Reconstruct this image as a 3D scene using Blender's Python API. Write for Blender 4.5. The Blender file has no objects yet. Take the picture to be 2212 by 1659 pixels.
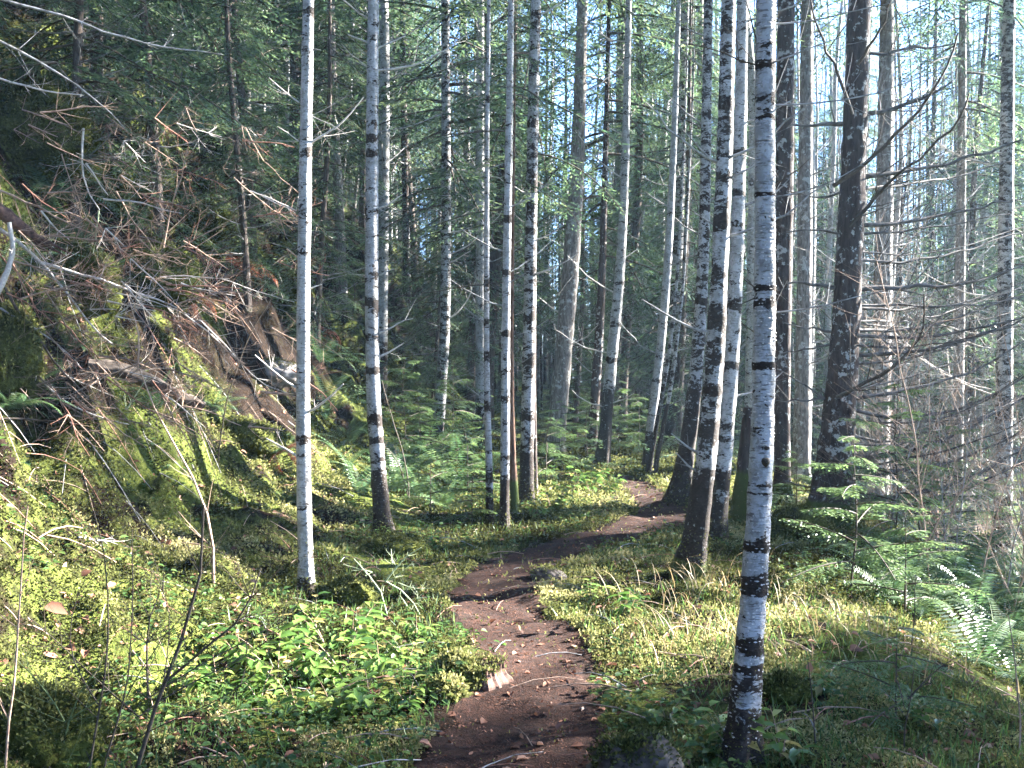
import bpy, math, random
import numpy as np
from mathutils import Vector

S = bpy.context.scene
R = math.radians
COL = S.collection

# ------------------------------------------------------------------ camera, sky, sun, exposure
CAM_H = 1.6
cam_d = bpy.data.cameras.new('camera'); cam = bpy.data.objects.new('camera', cam_d); COL.objects.link(cam)
cam_d.sensor_fit = 'HORIZONTAL'; cam_d.angle = R(54); cam_d.clip_end = 2000; cam_d.clip_start = 0.05
PITCH = math.atan(59.5 / 2171)
cam.location = (0, 0, CAM_H); cam.rotation_euler = (R(90) - PITCH, 0, 0)
S.camera = cam

SUN_AZ, SUN_EL = R(68), R(23)          # azimuth measured from +Y (view direction) towards +X (right)
W = bpy.data.worlds.new('World'); S.world = W; W.use_nodes = True
wn = W.node_tree; bg = wn.nodes['Background']
sky = wn.nodes.new('ShaderNodeTexSky'); sky.sky_type = 'NISHITA'; sky.sun_disc = False
sky.sun_elevation = SUN_EL; sky.sun_rotation = SUN_AZ; sky.air_density = 1.0; sky.dust_density = 1.0; sky.ozone_density = 1.2
wb = wn.nodes.new('ShaderNodeMix'); wb.data_type = 'RGBA'; wb.blend_type = 'MULTIPLY'; wb.inputs[0].default_value = 1; wb.inputs[7].default_value = (0.45, 0.62, 1.04, 1)
wn.links.new(sky.outputs[0], wb.inputs[6]); wn.links.new(wb.outputs[2], bg.inputs[0]); bg.inputs[1].default_value = 0.05
sd = bpy.data.lights.new('sun', 'SUN'); sd.energy = 5.0; sd.angle = R(0.5); sd.color = (1.0, 0.965, 0.91)
sun = bpy.data.objects.new('sun', sd); COL.objects.link(sun)
SUNV = Vector((math.sin(SUN_AZ) * math.cos(SUN_EL), math.cos(SUN_AZ) * math.cos(SUN_EL), math.sin(SUN_EL)))
sun.rotation_euler = SUNV.to_track_quat('Z', 'Y').to_euler(); sun.location = SUNV * 60

S.view_settings.view_transform = 'Standard'; S.view_settings.look = 'None'
S.view_settings.exposure = 4.3; S.view_settings.gamma = 1
cy = S.cycles
cy.max_bounces = 7; cy.diffuse_bounces = 4; cy.glossy_bounces = 2; cy.transmission_bounces = 4; cy.transparent_max_bounces = 6
cy.volume_bounces = 0
cy.sample_clamp_indirect = 6; cy.caustics_reflective = False; cy.caustics_refractive = False
cy.use_denoising = True
S.render.film_transparent = False

# ------------------------------------------------------------------ small maths
F = 2171.0
def ray(px, py):
    """direction (per metre of +Y) through photo pixel, measured on a 2212x1659 print of the photograph"""
    u = (px - 1106) / F; v = -(py - 829.5) / F
    c, s = math.cos(PITCH), math.sin(PITCH)
    y = c + v * s; z = -s + v * c
    return np.array([u / y, 1.0, z / y])
def at(px, py, d):
    r = ray(px, py) * d
    r[2] += CAM_H
    return r

def _hash(ix, iy, iz, seed):
    n = (ix.astype(np.int64) * 374761393 + iy.astype(np.int64) * 668265263 + iz.astype(np.int64) * 2147483647 + seed * 1274126177) & 0x7fffffff
    n = ((n ^ (n >> 13)) * 1274126177) & 0x7fffffff
    n = (n ^ (n >> 16)) & 0x7fffffff
    return n / 0x7fffffff
def vnoise(x, y, seed=0):
    x = np.asarray(x, float); y = np.asarray(y, float)
    ix, iy = np.floor(x), np.floor(y); fx, fy = x - ix, y - iy
    fx = fx * fx * (3 - 2 * fx); fy = fy * fy * (3 - 2 * fy)
    z = np.zeros_like(ix)
    a = _hash(ix, iy, z, seed); b = _hash(ix + 1, iy, z, seed); c = _hash(ix, iy + 1, z, seed); d = _hash(ix + 1, iy + 1, z, seed)
    return (a * (1 - fx) + b * fx) * (1 - fy) + (c * (1 - fx) + d * fx) * fy
def fbm(x, y, seed=0, o=3):
    s = 0; a = 1; t = 0
    for k in range(o):
        s = s + a * vnoise(x * 2 ** k + 17.3 * k, y * 2 ** k - 9.1 * k, seed + k); t += a; a *= 0.5
    return s / t
def soft(t, k=0.35):
    return k * np.logaddexp(0, t / k)
def sstep(a, b, t):
    t = np.clip((t - a) / (b - a), 0, 1); return t * t * (3 - 2 * t)

def ground(x, y, lump=1.0):
    x = np.asarray(x, float); y = np.asarray(y, float)
    toe = -1.25 + 0.10 * np.clip(y - 8.5, 0, 12)
    u = toe - x
    hill = 0.28 * soft(u, 0.25) + 1.1 * soft(u - 0.95, 0.2) - 1.05 * soft(u - 5.5, 1.0)
    v = x - (2.2 + 0.40 * np.clip(y - 6.6, 0, 3.4))
    bank = -0.55 * soft(v, 0.22) + 0.47 * soft(v - 3.2, 0.8)
    far = 0.035 * soft(y - 15, 1.5) * sstep(6, -2, x)
    z = hill + bank + far
    onhill = sstep(0.7, 1.8, u)
    near = sstep(-0.2, 0.7, u) + sstep(-0.2, 0.8, v)
    z = z + lump * ((fbm(x * 1.7, y * 1.7, 3) - 0.5) * (0.10 + 0.14 * np.clip(near, 0, 1) + 0.30 * sstep(-1.0, -1.7, x) * sstep(2.0, 3.0, y)) + (fbm(x * 0.9 + 4, y * 1.1, 9) - 0.5) * 1.25 * onhill
         + (vnoise(x * 6, y * 6, 5) - 0.5) * (0.03 + 0.06 * np.clip(near, 0, 1) + .05 * sstep(-1.0, -1.7, x) + 0.12 * onhill) + (fbm(x * 3.1, y * 2.6, 15) - .5) * .55 * onhill)
    return z
def gz(x, y): return float(ground(np.array([x]), np.array([y]))[0])
_T = np.concatenate([np.arange(1.2, 30, 0.01), np.arange(30, 120, 0.1)])
def hit(px, py):
    r = ray(px, py)
    P = r[None] * _T[:, None]; P[:, 2] += CAM_H
    below = P[:, 2] < ground(P[:, 0], P[:, 1])
    i = int(np.argmax(below)) if below.any() else len(_T) - 1
    return P[i]

def norm(v):
    v = np.asarray(v, float); return v / (np.linalg.norm(v, axis=-1, keepdims=True) + 1e-9)

# ------------------------------------------------------------------ mesh building
class G:
    """collects geometry; build() makes ONE mesh object of it"""
    def __init__(s): s.v = []; s.q = []; s.t = []; s.qm = []; s.tm = []; s.n = 0; s.mark = []; s.tint = []; s.sm = []; s.smt = []
    def add(s, v, quads=None, tris=None, m=0, mark=0.0, tint=None, smooth=True):
        v = np.asarray(v, float).reshape(-1, 3); k = len(v)
        s.v.append(v)
        s.mark.append(np.broadcast_to(np.asarray(mark, float), (k,)).copy())
        s.tint.append(np.broadcast_to(np.asarray(0.5 if tint is None else tint, float), (k,)).copy())
        if quads is not None and len(quads):
            q = np.asarray(quads, np.int64).reshape(-1, 4) + s.n; s.q.append(q); s.qm.append(np.full(len(q), m)); s.sm.append(np.full(len(q), smooth))
        if tris is not None and len(tris):
            q = np.asarray(tris, np.int64).reshape(-1, 3) + s.n; s.t.append(q); s.tm.append(np.full(len(q), m)); s.smt.append(np.full(len(q), smooth))
        s.n += k
    def merge(s, g, M=None, off=(0, 0, 0), tint=None):
        """append the content of another G under rotation/scale matrix M and offset"""
        v = np.concatenate(g.v)
        if M is not None: v = v @ np.asarray(M).T
        v = v + np.asarray(off)
        s.v.append(v); s.mark.append(np.concatenate(g.mark)); tt = np.concatenate(g.tint); s.tint.append(tt if tint is None else np.clip(tt + tint, 0, 1))
        for a, b, c, A, B, C_ in ((g.q, g.qm, g.sm, s.q, s.qm, s.sm), (g.t, g.tm, g.smt, s.t, s.tm, s.smt)):
            for i in range(len(a)): A.append(a[i] + s.n); B.append(b[i]); C_.append(c[i])
        s.n += len(v)
    def mesh(s, name, mats):
        V = np.concatenate(s.v) if s.v else np.zeros((0, 3))
        Q = np.concatenate(s.q) if s.q else np.zeros((0, 4), np.int64); T = np.concatenate(s.t) if s.t else np.zeros((0, 3), np.int64)
        me = bpy.data.meshes.new(name)
        nl = Q.size + T.size; nf = len(Q) + len(T)
        me.vertices.add(len(V)); me.vertices.foreach_set('co', V.astype(np.float32).ravel())
        me.loops.add(nl); me.loops.foreach_set('vertex_index', np.concatenate([Q.ravel(), T.ravel()]).astype(np.int32))
        me.polygons.add(nf)
        me.polygons.foreach_set('loop_start', np.concatenate([np.arange(len(Q)) * 4, Q.size + np.arange(len(T)) * 3]).astype(np.int32))
        mi = np.concatenate(s.qm + s.tm) if nf else np.zeros(0); sm = np.concatenate(s.sm + s.smt) if nf else np.zeros(0)
        me.polygons.foreach_set('material_index', mi.astype(np.int32)); me.polygons.foreach_set('use_smooth', sm.astype(bool))
        for m in (mats if isinstance(mats, (list, tuple)) else [mats]): me.materials.append(m)
        a = me.attributes.new('mark', 'FLOAT', 'POINT'); a.data.foreach_set('value', np.concatenate(s.mark).astype(np.float32))
        a = me.attributes.new('tint', 'FLOAT', 'POINT'); a.data.foreach_set('value', np.concatenate(s.tint).astype(np.float32))
        me.update(calc_edges=True)
        return me
    def build(s, name, mats, parent=None, loc=None):
        o = bpy.data.objects.new(name, s.mesh(name, mats)); COL.objects.link(o)
        if parent is not None: o.parent = parent
        if loc is not None: o.location = loc
        return o

def tag(o, label=None, cat=None, group=None, kind=None):
    if label: o['label'] = label
    if cat: o['category'] = cat
    if group: o['group'] = group
    if kind: o['kind'] = kind
    return o
def empty(name, loc, rz=0.0, s=1.0):
    o = bpy.data.objects.new(name, None); COL.objects.link(o); o.location = loc; o.rotation_euler = (0, 0, rz); o.scale = (s, s, s)
    o.empty_display_size = 0.1
    return o
def copy_tree(o, parent=None):
    c = o.copy(); COL.objects.link(c)
    if parent is not None: c.parent = parent
    for ch in list(o.children): copy_tree(ch, c)
    return c

def resample(P, step):
    P = np.asarray(P, float); d = np.r_[0, np.cumsum(np.linalg.norm(np.diff(P, axis=0), axis=1))]
    n = max(2, int(d[-1] / step) + 1); t = np.linspace(0, d[-1], n)
    # Catmull-like smoothing through cubic interpolation of each coordinate
    out = np.stack([np.interp(t, d, P[:, k]) for k in range(P.shape[1])], 1)
    if len(P) > 2:
        k = max(1, int(0.35 * n / (len(P) - 1)))
        for _ in range(2):
            pad = np.pad(out, ((k, k), (0, 0)), mode='edge')
            ker = np.ones(2 * k + 1) / (2 * k + 1)
            sm = np.stack([np.convolve(pad[:, c], ker, 'valid') for c in range(out.shape[1])], 1)
            w = np.minimum(1, np.minimum(np.arange(n), np.arange(n)[::-1]) / k)[:, None]
            out = out * (1 - w) + sm * w
    return out
def tube(g, P, r, sides=6, m=0, mark=0.0, tint=None, cap=True, rough=0.0, seed=0, lobes=None):
    P = np.asarray(P, float); n = len(P); r = np.broadcast_to(np.asarray(r, float), (n,))
    T = norm(np.gradient(P, axis=0))
    ref = np.array([0, 0, 1.0]) if abs(T[:, 2]).mean() < 0.8 else np.array([0, 1.0, 0])
    A = norm(np.cross(T, ref)); B = np.cross(T, A)
    th = np.arange(sides) * 2 * math.pi / sides
    rr = np.repeat(r[:, None], sides, 1)
    if rough:
        z = np.arange(n)[:, None] * 0.35 + 0 * th[None]; rr = rr * (1 + rough * (vnoise(z + seed * 7.7, np.cos(th)[None] * 1.6 + np.sin(th)[None] * 2.3 + 5 + 0 * z, seed) - 0.5) * 2)
    if lobes is not None: rr = rr * lobes
    V = P[:, None] + rr[..., None] * (np.cos(th)[None, :, None] * A[:, None] + np.sin(th)[None, :, None] * B[:, None])
    i = np.arange(n - 1)[:, None] * sides; j = np.arange(sides)[None]; j2 = (j + 1) % sides
    q = np.stack([i + j, i + j2, i + sides + j2, i + sides + j], -1).reshape(-1, 4)
    mk = np.repeat(np.broadcast_to(np.asarray(mark, float), (n,)), sides)
    g.add(V.reshape(-1, 3), q, m=m, mark=mk, tint=tint)
    if cap:
        k = g.n - sides
        for base in (k, g.n - n * sides):
            c = V[-1].mean(0) if base == k else V[0].mean(0)
            ring = V[-1] if base == k else V[0]
            g.add(np.vstack([ring, c]), tris=[(a, (a + 1) % sides, sides) for a in range(sides)], m=m, mark=mk[-1] if base == k else mk[0], tint=tint, smooth=False)

def diamonds(g, p, d, nrm, ln, wd, m=0, tint=None, mid=0.45):
    """flat leaf-like quads: base p, direction d, lateral nrm"""
    p = np.asarray(p); k = len(p)
    if k == 0: return
    ln = np.broadcast_to(np.asarray(ln, float), (k,))[:, None]; wd = np.broadcast_to(np.asarray(wd, float), (k,))[:, None]
    V = np.stack([p, p + d * ln * mid + nrm * wd * 0.5, p + d * ln, p + d * ln * mid - nrm * wd * 0.5], 1)
    t = np.repeat(np.broadcast_to(np.asarray(0.5 if tint is None else tint, float), (k,)), 4)
    g.add(V.reshape(-1, 3), np.arange(4 * k).reshape(-1, 4), m=m, tint=t, smooth=False)
def leaves(g, p, d, up, ln, wd, m=0, tint=None, fold=0.25, droop=0.2):
    """folded broad leaves: two quads each, six outline points"""
    p = np.asarray(p); k = len(p)
    if k == 0: return
    d = norm(d); side = norm(np.cross(d, up)); up = np.cross(side, d)
    ln = np.broadcast_to(np.asarray(ln, float), (k,))[:, None]; wd = np.broadcast_to(np.asarray(wd, float), (k,))[:, None]
    f = fold * wd
    def pt(a, b, c): return p + d * ln * a + side * wd * b + up * (c * f - droop * ln * a * a)
    V = np.stack([pt(0, 0, 0), pt(0.22, 0.4, 1), pt(0.6, 0.46, 1), pt(1, 0, 0), pt(0.6, -0.46, 1), pt(0.22, -0.4, 1), pt(0.5, 0, 0)], 1)
    b = (np.arange(k) * 7)[:, None]
    q = np.concatenate([b + np.array([[0, 1, 2, 6]]), b + np.array([[6, 2, 3, 3]])[:, [0, 1, 2, 2]], b + np.array([[0, 6, 4, 5]])])
    t = np.repeat(np.broadcast_to(np.asarray(0.5 if tint is None else tint, float), (k,)), 7)
    tri = np.concatenate([b + np.array([[6, 2, 3]]), b + np.array([[6, 3, 4]])])
    q = np.concatenate([b + np.array([[0, 1, 2, 6]]), b + np.array([[0, 6, 4, 5]])])
    g.add(V.reshape(-1, 3), q, tri, m=m, tint=t, smooth=True)

# ------------------------------------------------------------------ materials
class NT:
    def __init__(s, name):
        s.m = bpy.data.materials.new(name); s.m.use_nodes = True; s.t = s.m.node_tree; s.t.nodes.clear()
    def n(s, typ, **kw):
        o = s.t.nodes.new(typ)
        for k, v in kw.items():
            if k.startswith('i_'):
                o.inputs[k[2:].replace('_', ' ')].default_value = v
            else: setattr(o, k, v)
        return o
    def l(s, a, b): s.t.links.new(a, b)
    def attr(s, name): return s.n('ShaderNodeAttribute', attribute_name=name).outputs['Fac']
    def obj(s, scale=(1, 1, 1)):
        tc = s.n('ShaderNodeTexCoord'); mp = s.n('ShaderNodeMapping'); mp.inputs['Scale'].default_value = scale
        s.l(tc.outputs['Object'], mp.inputs['Vector']); return mp.outputs[0]
    def noise(s, vec, scale, detail=3, rough=0.55, dist=0.0):
        o = s.n('ShaderNodeTexNoise'); o.inputs['Scale'].default_value = scale; o.inputs['Detail'].default_value = detail
        o.inputs['Roughness'].default_value = rough; o.inputs['Distortion'].default_value = dist
        s.l(vec, o.inputs['Vector']); return o.outputs['Fac']
    def ramp(s, fac, stops, interp='LINEAR'):
        o = s.n('ShaderNodeValToRGB'); cr = o.color_ramp; cr.interpolation = interp
        while len(cr.elements) < len(stops): cr.elements.new(0.5)
        for e, (p, c) in zip(cr.elements, stops):
            e.position = p; e.color = (*c, 1) if len(c) == 3 else c
        s.l(fac, o.inputs[0]); return o.outputs[0]
    def math(s, op, a, b=None, clamp=False):
        o = s.n('ShaderNodeMath', operation=op, use_clamp=clamp)
        for i, x in enumerate((a, b)):
            if x is None: continue
            if isinstance(x, (int, float)): o.inputs[i].default_value = x
            else: s.l(x, o.inputs[i])
        return o.outputs[0]
    def mix(s, f, a, b):
        o = s.n('ShaderNodeMix', data_type='RGBA')
        for sock, x in ((o.inputs[0], f), (o.inputs[6], a), (o.inputs[7], b)):
            if isinstance(x, (int, float)): sock.default_value = x
            elif isinstance(x, tuple): sock.default_value = (*x, 1)
            else: s.l(x, sock)
        return o.outputs[2]
    def sstep(s, a, b, x):
        o = s.n('ShaderNodeMapRange', interpolation_type='SMOOTHSTEP'); o.inputs[1].default_value = a; o.inputs[2].default_value = b
        s.l(x, o.inputs[0]); return o.outputs[0]
    def out(s, col, rough=0.8, spec=0.2, bump=None, bump_d=0.01, trans=0.0, trans_col=None):
        p = s.n('ShaderNodeBsdfPrincipled'); p.inputs['Specular IOR Level'].default_value = spec
        if isinstance(col, tuple): p.inputs['Base Color'].default_value = (*col, 1)
        else: s.l(col, p.inputs['Base Color'])
        if isinstance(rough, (int, float)): p.inputs['Roughness'].default_value = rough
        else: s.l(rough, p.inputs['Roughness'])
        if bump is not None:
            b = s.n('ShaderNodeBump'); b.inputs['Distance'].default_value = bump_d; b.inputs['Strength'].default_value = 0.8
            s.l(bump, b.inputs['Height']); s.l(b.outputs[0], p.inputs['Normal'])
        o = s.n('ShaderNodeOutputMaterial'); sh = p.outputs[0]
        if trans:
            t = s.n('ShaderNodeBsdfTranslucent'); c = trans_col if trans_col is not None else col
            if isinstance(c, tuple): t.inputs[0].default_value = (*c, 1)
            else: s.l(c, t.inputs[0])
            mx = s.n('ShaderNodeMixShader'); mx.inputs[0].default_value = trans
            s.l(p.outputs[0], mx.inputs[1]); s.l(t.outputs[0], mx.inputs[2]); sh = mx.outputs[0]
        s.l(sh, o.inputs[0]); return s.m

def leaf_mat(name, stops, rough=0.5, spec=0.3, trans=0.4, tgain=1.3):
    N = NT(name); c = N.ramp(N.attr('tint'), stops)
    g = N.n('ShaderNodeHueSaturation'); g.inputs['Value'].default_value = tgain; g.inputs['Saturation'].default_value = 0.98; N.l(c, g.inputs['Color'])
    return N.out(c, rough, spec, trans=trans, trans_col=g.outputs[0])

def birch_mat(name, dark=0.5, pale=(0.40, 0.395, 0.395), brown=(0.036, 0.026, 0.02)):
    """white bark; 'mark' paints the black rings and the rough dark bark at the foot; blotches come from noise"""
    N = NT(name); o = N.obj(); oi = N.n('ShaderNodeObjectInfo')
    add = N.n('ShaderNodeVectorMath', operation='ADD'); N.l(o, add.inputs[0])
    sc = N.n('ShaderNodeVectorMath', operation='SCALE'); sc.inputs[0].default_value = (31, 17, 53); N.l(oi.outputs['Random'], sc.inputs['Scale']); N.l(sc.outputs[0], add.inputs[1])
    o = add.outputs[0]
    st = N.n('ShaderNodeMapping'); st.inputs['Scale'].default_value = (1, 1, 1.8); N.l(o, st.inputs['Vector']); st = st.outputs[0]
    big = N.noise(st, 7.5, 6, 0.68, 0.5)
    fine = N.noise(st, 40, 3, 0.6)
    ln = N.n('ShaderNodeMapping'); ln.inputs['Scale'].default_value = (22, 22, 150); N.l(o, ln.inputs['Vector'])
    lent = N.sstep(0.59, 0.66, N.noise(ln.outputs[0], 1.0, 2, 0.5))
    rawn = N.math('ADD', N.math('MULTIPLY', big, 1.0), N.math('MULTIPLY', fine, 0.35))
    mk = N.attr('mark')
    lev = N.math('ADD', rawn, N.math('MULTIPLY', mk, 0.36))
    thr = 0.85 - 0.2 * dark
    dm = N.sstep(thr, thr + 0.035, lev)
    base = N.ramp(N.noise(o, 9, 4, 0.6), [(0.25, tuple(c * 0.72 for c in pale)), (0.5, pale), (0.78, tuple(min(1, c * 1.13) for c in pale))])
    base = N.mix(N.math('MULTIPLY', N.sstep(0.44, 0.58, N.noise(o, 11, 6, 0.75)), 0.62), base, (0.19, 0.185, 0.165))
    base = N.mix(N.math('MULTIPLY', N.sstep(0.55, 0.63, N.noise(o, 26, 4, 0.7)), 0.5), base, (0.10, 0.085, 0.07))
    base = N.mix(N.math('MULTIPLY', lent, 0.8), base, (0.10, 0.085, 0.075))
    dk = N.ramp(fine, [(0.3, tuple(c * 0.45 for c in brown)), (0.62, brown), (0.75, tuple(c * 2.2 for c in brown))])
    spots = N.sstep(0.62, 0.68, N.noise(o, 30, 3, 0.7))
    dk = N.mix(N.math('MULTIPLY', spots, 0.55), dk, (0.42, 0.42, 0.40))
    col = N.mix(dm, base, dk)
    moss = N.sstep(1.7, 2.1, N.math('ADD', mk, N.math('MULTIPLY', big, 0.8)))
    col = N.mix(moss, col, (0.07, 0.085, 0.02))
    h = N.math('ADD', N.math('MULTIPLY', dm, -0.5), N.math('ADD', N.math('MULTIPLY', lent, 0.5), N.math('MULTIPLY', fine, 0.8)))
    return N.out(col, 0.8, 0.2, h, 0.012)
def conifer_bark(name, brown=(0.085, 0.066, 0.055), lichen=0.4, lich_col=(0.38, 0.38, 0.36)):
    N = NT(name); o = N.obj(); oi = N.n('ShaderNodeObjectInfo')
    add = N.n('ShaderNodeVectorMath', operation='ADD'); N.l(o, add.inputs[0])
    sc = N.n('ShaderNodeVectorMath', operation='SCALE'); sc.inputs[0].default_value = (13, 37, 23); N.l(oi.outputs['Random'], sc.inputs['Scale']); N.l(sc.outputs[0], add.inputs[1]); o = add.outputs[0]
    st = N.n('ShaderNodeMapping'); st.inputs['Scale'].default_value = (1, 1, 0.25); N.l(o, st.inputs['Vector'])
    ridge = N.noise(st.outputs[0], 38, 4, 0.65, 0.5)
    col = N.ramp(ridge, [(0.3, tuple(c * 0.3 for c in brown)), (0.5, brown), (0.72, tuple(c * 1.9 for c in brown))])
    l1 = N.noise(o, 14, 5, 0.7); l2 = N.noise(o, 3, 2, 0.5)
    lm = N.sstep(0.67 - 0.2 * lichen, 0.70 - 0.2 * lichen, N.math('ADD', N.math('MULTIPLY', l1, 0.75), N.math('MULTIPLY', l2, 0.28)))
    col = N.mix(N.math('MULTIPLY', lm, 0.85), col, lich_col)
    moss = N.sstep(0.75, 1.2, N.math('ADD', N.attr('mark'), N.math('MULTIPLY', l1, 0.5)))
    col = N.mix(moss, col, (0.055, 0.075, 0.018))
    return N.out(col, 0.85, 0.15, N.math('ADD', ridge, N.math('MULTIPLY', lm, 0.3)), 0.012)
def wood_mat(name, a, b, scale=60, sp=0.2):
    N = NT(name); o = N.obj(); n1 = N.noise(o, scale, 3, 0.65); n2 = N.noise(o, 6, 2, 0.5)
    c = N.ramp(N.math('ADD', N.math('MULTIPLY', n1, 0.6), N.math('MULTIPLY', n2, 0.4)), [(0.36, a), (0.62, b)])
    return N.out(c, 0.75, sp, n1, 0.003)

def ground_mat():
    N = NT('forest_floor'); o = N.obj()
    n1 = N.noise(o, 1.3, 4, 0.6); n2 = N.noise(o, 9, 4, 0.7); n3 = N.noise(o, 55, 4, 0.7)
    v = N.n('ShaderNodeTexVoronoi'); v.inputs['Scale'].default_value = 60; N.l(o, v.inputs['Vector'])
    moss = N.ramp(N.math('ADD', N.math('MULTIPLY', n2, 0.5), N.math('MULTIPLY', n3, 0.5)), [(0.34, (0.016, 0.02, 0.006)), (0.5, (0.06, 0.075, 0.016)), (0.66, (0.14, 0.155, 0.035))])
    soil = N.ramp(N.math('ADD', N.math('MULTIPLY', n2, 0.5), N.math('MULTIPLY', n3, 0.5)), [(0.36, (0.006, 0.004, 0.003)), (0.52, (0.015, 0.010, 0.007)), (0.68, (0.04, 0.025, 0.017))])
    f = N.sstep(0.42, 0.56, N.math('ADD', N.math('MULTIPLY', n1, 0.65), N.math('MULTIPLY', n2, 0.35)))
    f = N.math('MAXIMUM', N.math('SUBTRACT', f, N.attr('mark'), True), 0.0)
    c = N.mix(f, soil, moss)
    return N.out(c, 0.95, 0.05, N.math('ADD', n3, N.math('MULTIPLY', n2, 1.5)), 0.03)
def hummock_mat():
    N = NT('mossy_hummock'); o = N.obj(); n2 = N.noise(o, 7, 4, 0.7); n3 = N.noise(o, 55, 4, 0.7)
    c = N.ramp(N.math('ADD', N.math('MULTIPLY', n2, 0.5), N.math('MULTIPLY', n3, 0.5)), [(0.36, (0.012, 0.010, 0.006)), (0.5, (0.045, 0.052, 0.012)), (0.66, (0.12, 0.13, 0.03))])
    return N.out(c, 0.95, 0.05, n3, 0.03)
def path_mat():
    N = NT('trodden_earth'); o = N.obj(); n1 = N.noise(o, 2.2, 4, 0.6); n2 = N.noise(o, 28, 4, 0.7); n3 = N.noise(o, 120, 3, 0.7)
    f = N.math('ADD', N.math('MULTIPLY', n2, 0.5), N.math('MULTIPLY', n3, 0.5))
    c = N.ramp(f, [(0.34, (0.008, 0.005, 0.004)), (0.5, (0.028, 0.014, 0.010)), (0.62, (0.07, 0.032, 0.021)), (0.72, (0.16, 0.082, 0.058))])
    c = N.mix(N.math('MULTIPLY', N.sstep(0.5, 0.7, n1), 0.5), c, (0.035, 0.025, 0.02))
    return N.out(c, 0.92, 0.12, N.math('ADD', n2, n3), 0.015)

M = dict(
    birch_pale=birch_mat('birch_bark_pale', 0.42), birch=birch_mat('birch_bark', 0.5), birch_dark=birch_mat('birch_bark_blotchy', 0.9),
    birch_near=birch_mat('birch_bark_near', 0.3),
    bark=conifer_bark('conifer_bark', lichen=0.25), bark_dark=conifer_bark('conifer_bark_dark', (0.042, 0.03, 0.025), 0.5), bark_red=conifer_bark('conifer_bark_red', (0.13, 0.075, 0.05), 0.05),
    bark_grey=conifer_bark('conifer_bark_grey', (0.16, 0.14, 0.125), 0.55),
    needle=leaf_mat('hemlock_needles', [(0.0, (0.018, 0.038, 0.022)), (0.5, (0.05, 0.092, 0.045)), (1.0, (0.15, 0.195, 0.085))], 0.42, 0.45, 0.45, 1.35),
    needle_bright=leaf_mat('young_hemlock_needles', [(0.0, (0.04, 0.08, 0.028)), (0.5, (0.09, 0.15, 0.05)), (1.0, (0.16, 0.21, 0.08))], 0.45, 0.35, 0.45),
    fern=leaf_mat('fern_green', [(0.0, (0.022, 0.05, 0.022)), (0.5, (0.045, 0.09, 0.034)), (1.0, (0.11, 0.15, 0.06))], 0.42, 0.4, 0.35),
    fern_dead=leaf_mat('fern_rust', [(0.0, (0.10, 0.03, 0.018)), (0.5, (0.2, 0.06, 0.035)), (1.0, (0.3, 0.13, 0.07))], 0.7, 0.2, 0.35),
    salal=leaf_mat('glossy_leaf', [(0.0, (0.03, 0.07, 0.016)), (0.55, (0.085, 0.165, 0.032)), (0.88, (0.18, 0.25, 0.06)), (1.0, (0.32, 0.26, 0.09))], 0.33, 0.5, 0.38),
    herb=leaf_mat('herb_leaf', [(0.0, (0.022, 0.055, 0.02)), (0.5, (0.05, 0.10, 0.025)), (1.0, (0.12, 0.16, 0.04))], 0.5, 0.3, 0.4),
    moss=leaf_mat('moss_leaf', [(0.0, (0.024, 0.026, 0.009)), (0.35, (0.075, 0.085, 0.026)), (0.7, (0.18, 0.18, 0.06)), (1.0, (0.36, 0.32, 0.15))], 0.9, 0.05, 0.3, 1.15),
    litter=leaf_mat('dead_leaf', [(0.0, (0.06, 0.028, 0.018)), (0.5, (0.17, 0.075, 0.045)), (0.85, (0.32, 0.17, 0.11)), (1.0, (0.5, 0.34, 0.25))], 0.7, 0.2, 0.2),
    grass=leaf_mat('dry_grass', [(0.0, (0.10, 0.08, 0.035)), (0.5, (0.22, 0.16, 0.08)), (1.0, (0.36, 0.28, 0.16))], 0.6, 0.3, 0.3),
    lichen=leaf_mat('hanging_lichen', [(0.0, (0.15, 0.17, 0.09)), (1.0, (0.3, 0.33, 0.2))], 0.9, 0.05, 0.4),
    twig_tan=wood_mat('tan_twig', (0.16, 0.10, 0.07), (0.42, 0.30, 0.22)), twig_brown=wood_mat('brown_twig', (0.06, 0.04, 0.03), (0.24, 0.17, 0.13)), twig_red=wood_mat('reddish_twig', (0.12, 0.05, 0.035), (0.38, 0.2, 0.14)), twig_pale=wood_mat('pale_deadwood', (0.28, 0.25, 0.22), (0.62, 0.57, 0.52)),
    twig_grey=wood_mat('grey_dead_branch', (0.07, 0.062, 0.056), (0.36, 0.35, 0.34), 24), limb=wood_mat('dark_lichen_limb', (0.022, 0.018, 0.015), (0.15, 0.135, 0.125), 16), twig_dark=wood_mat('dark_twig', (0.03, 0.025, 0.02), (0.09, 0.07, 0.05)),
    twig_green=wood_mat('green_twig', (0.05, 0.08, 0.03), (0.12, 0.15, 0.06)), twig_lime=wood_mat('pale_green_twig', (0.16, 0.2, 0.10), (0.42, 0.47, 0.30)),
    log=wood_mat('rotten_log', (0.018, 0.013, 0.01), (0.10, 0.08, 0.065), 25), cut=wood_mat('weathered_cut_wood', (0.028, 0.016, 0.012), (0.16, 0.085, 0.06), 45),
    rock=wood_mat('grey_rock', (0.12, 0.10, 0.09), (0.3, 0.27, 0.25), 12),
    ground=ground_mat(), path=path_mat(), hummock=hummock_mat(),
)

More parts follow.
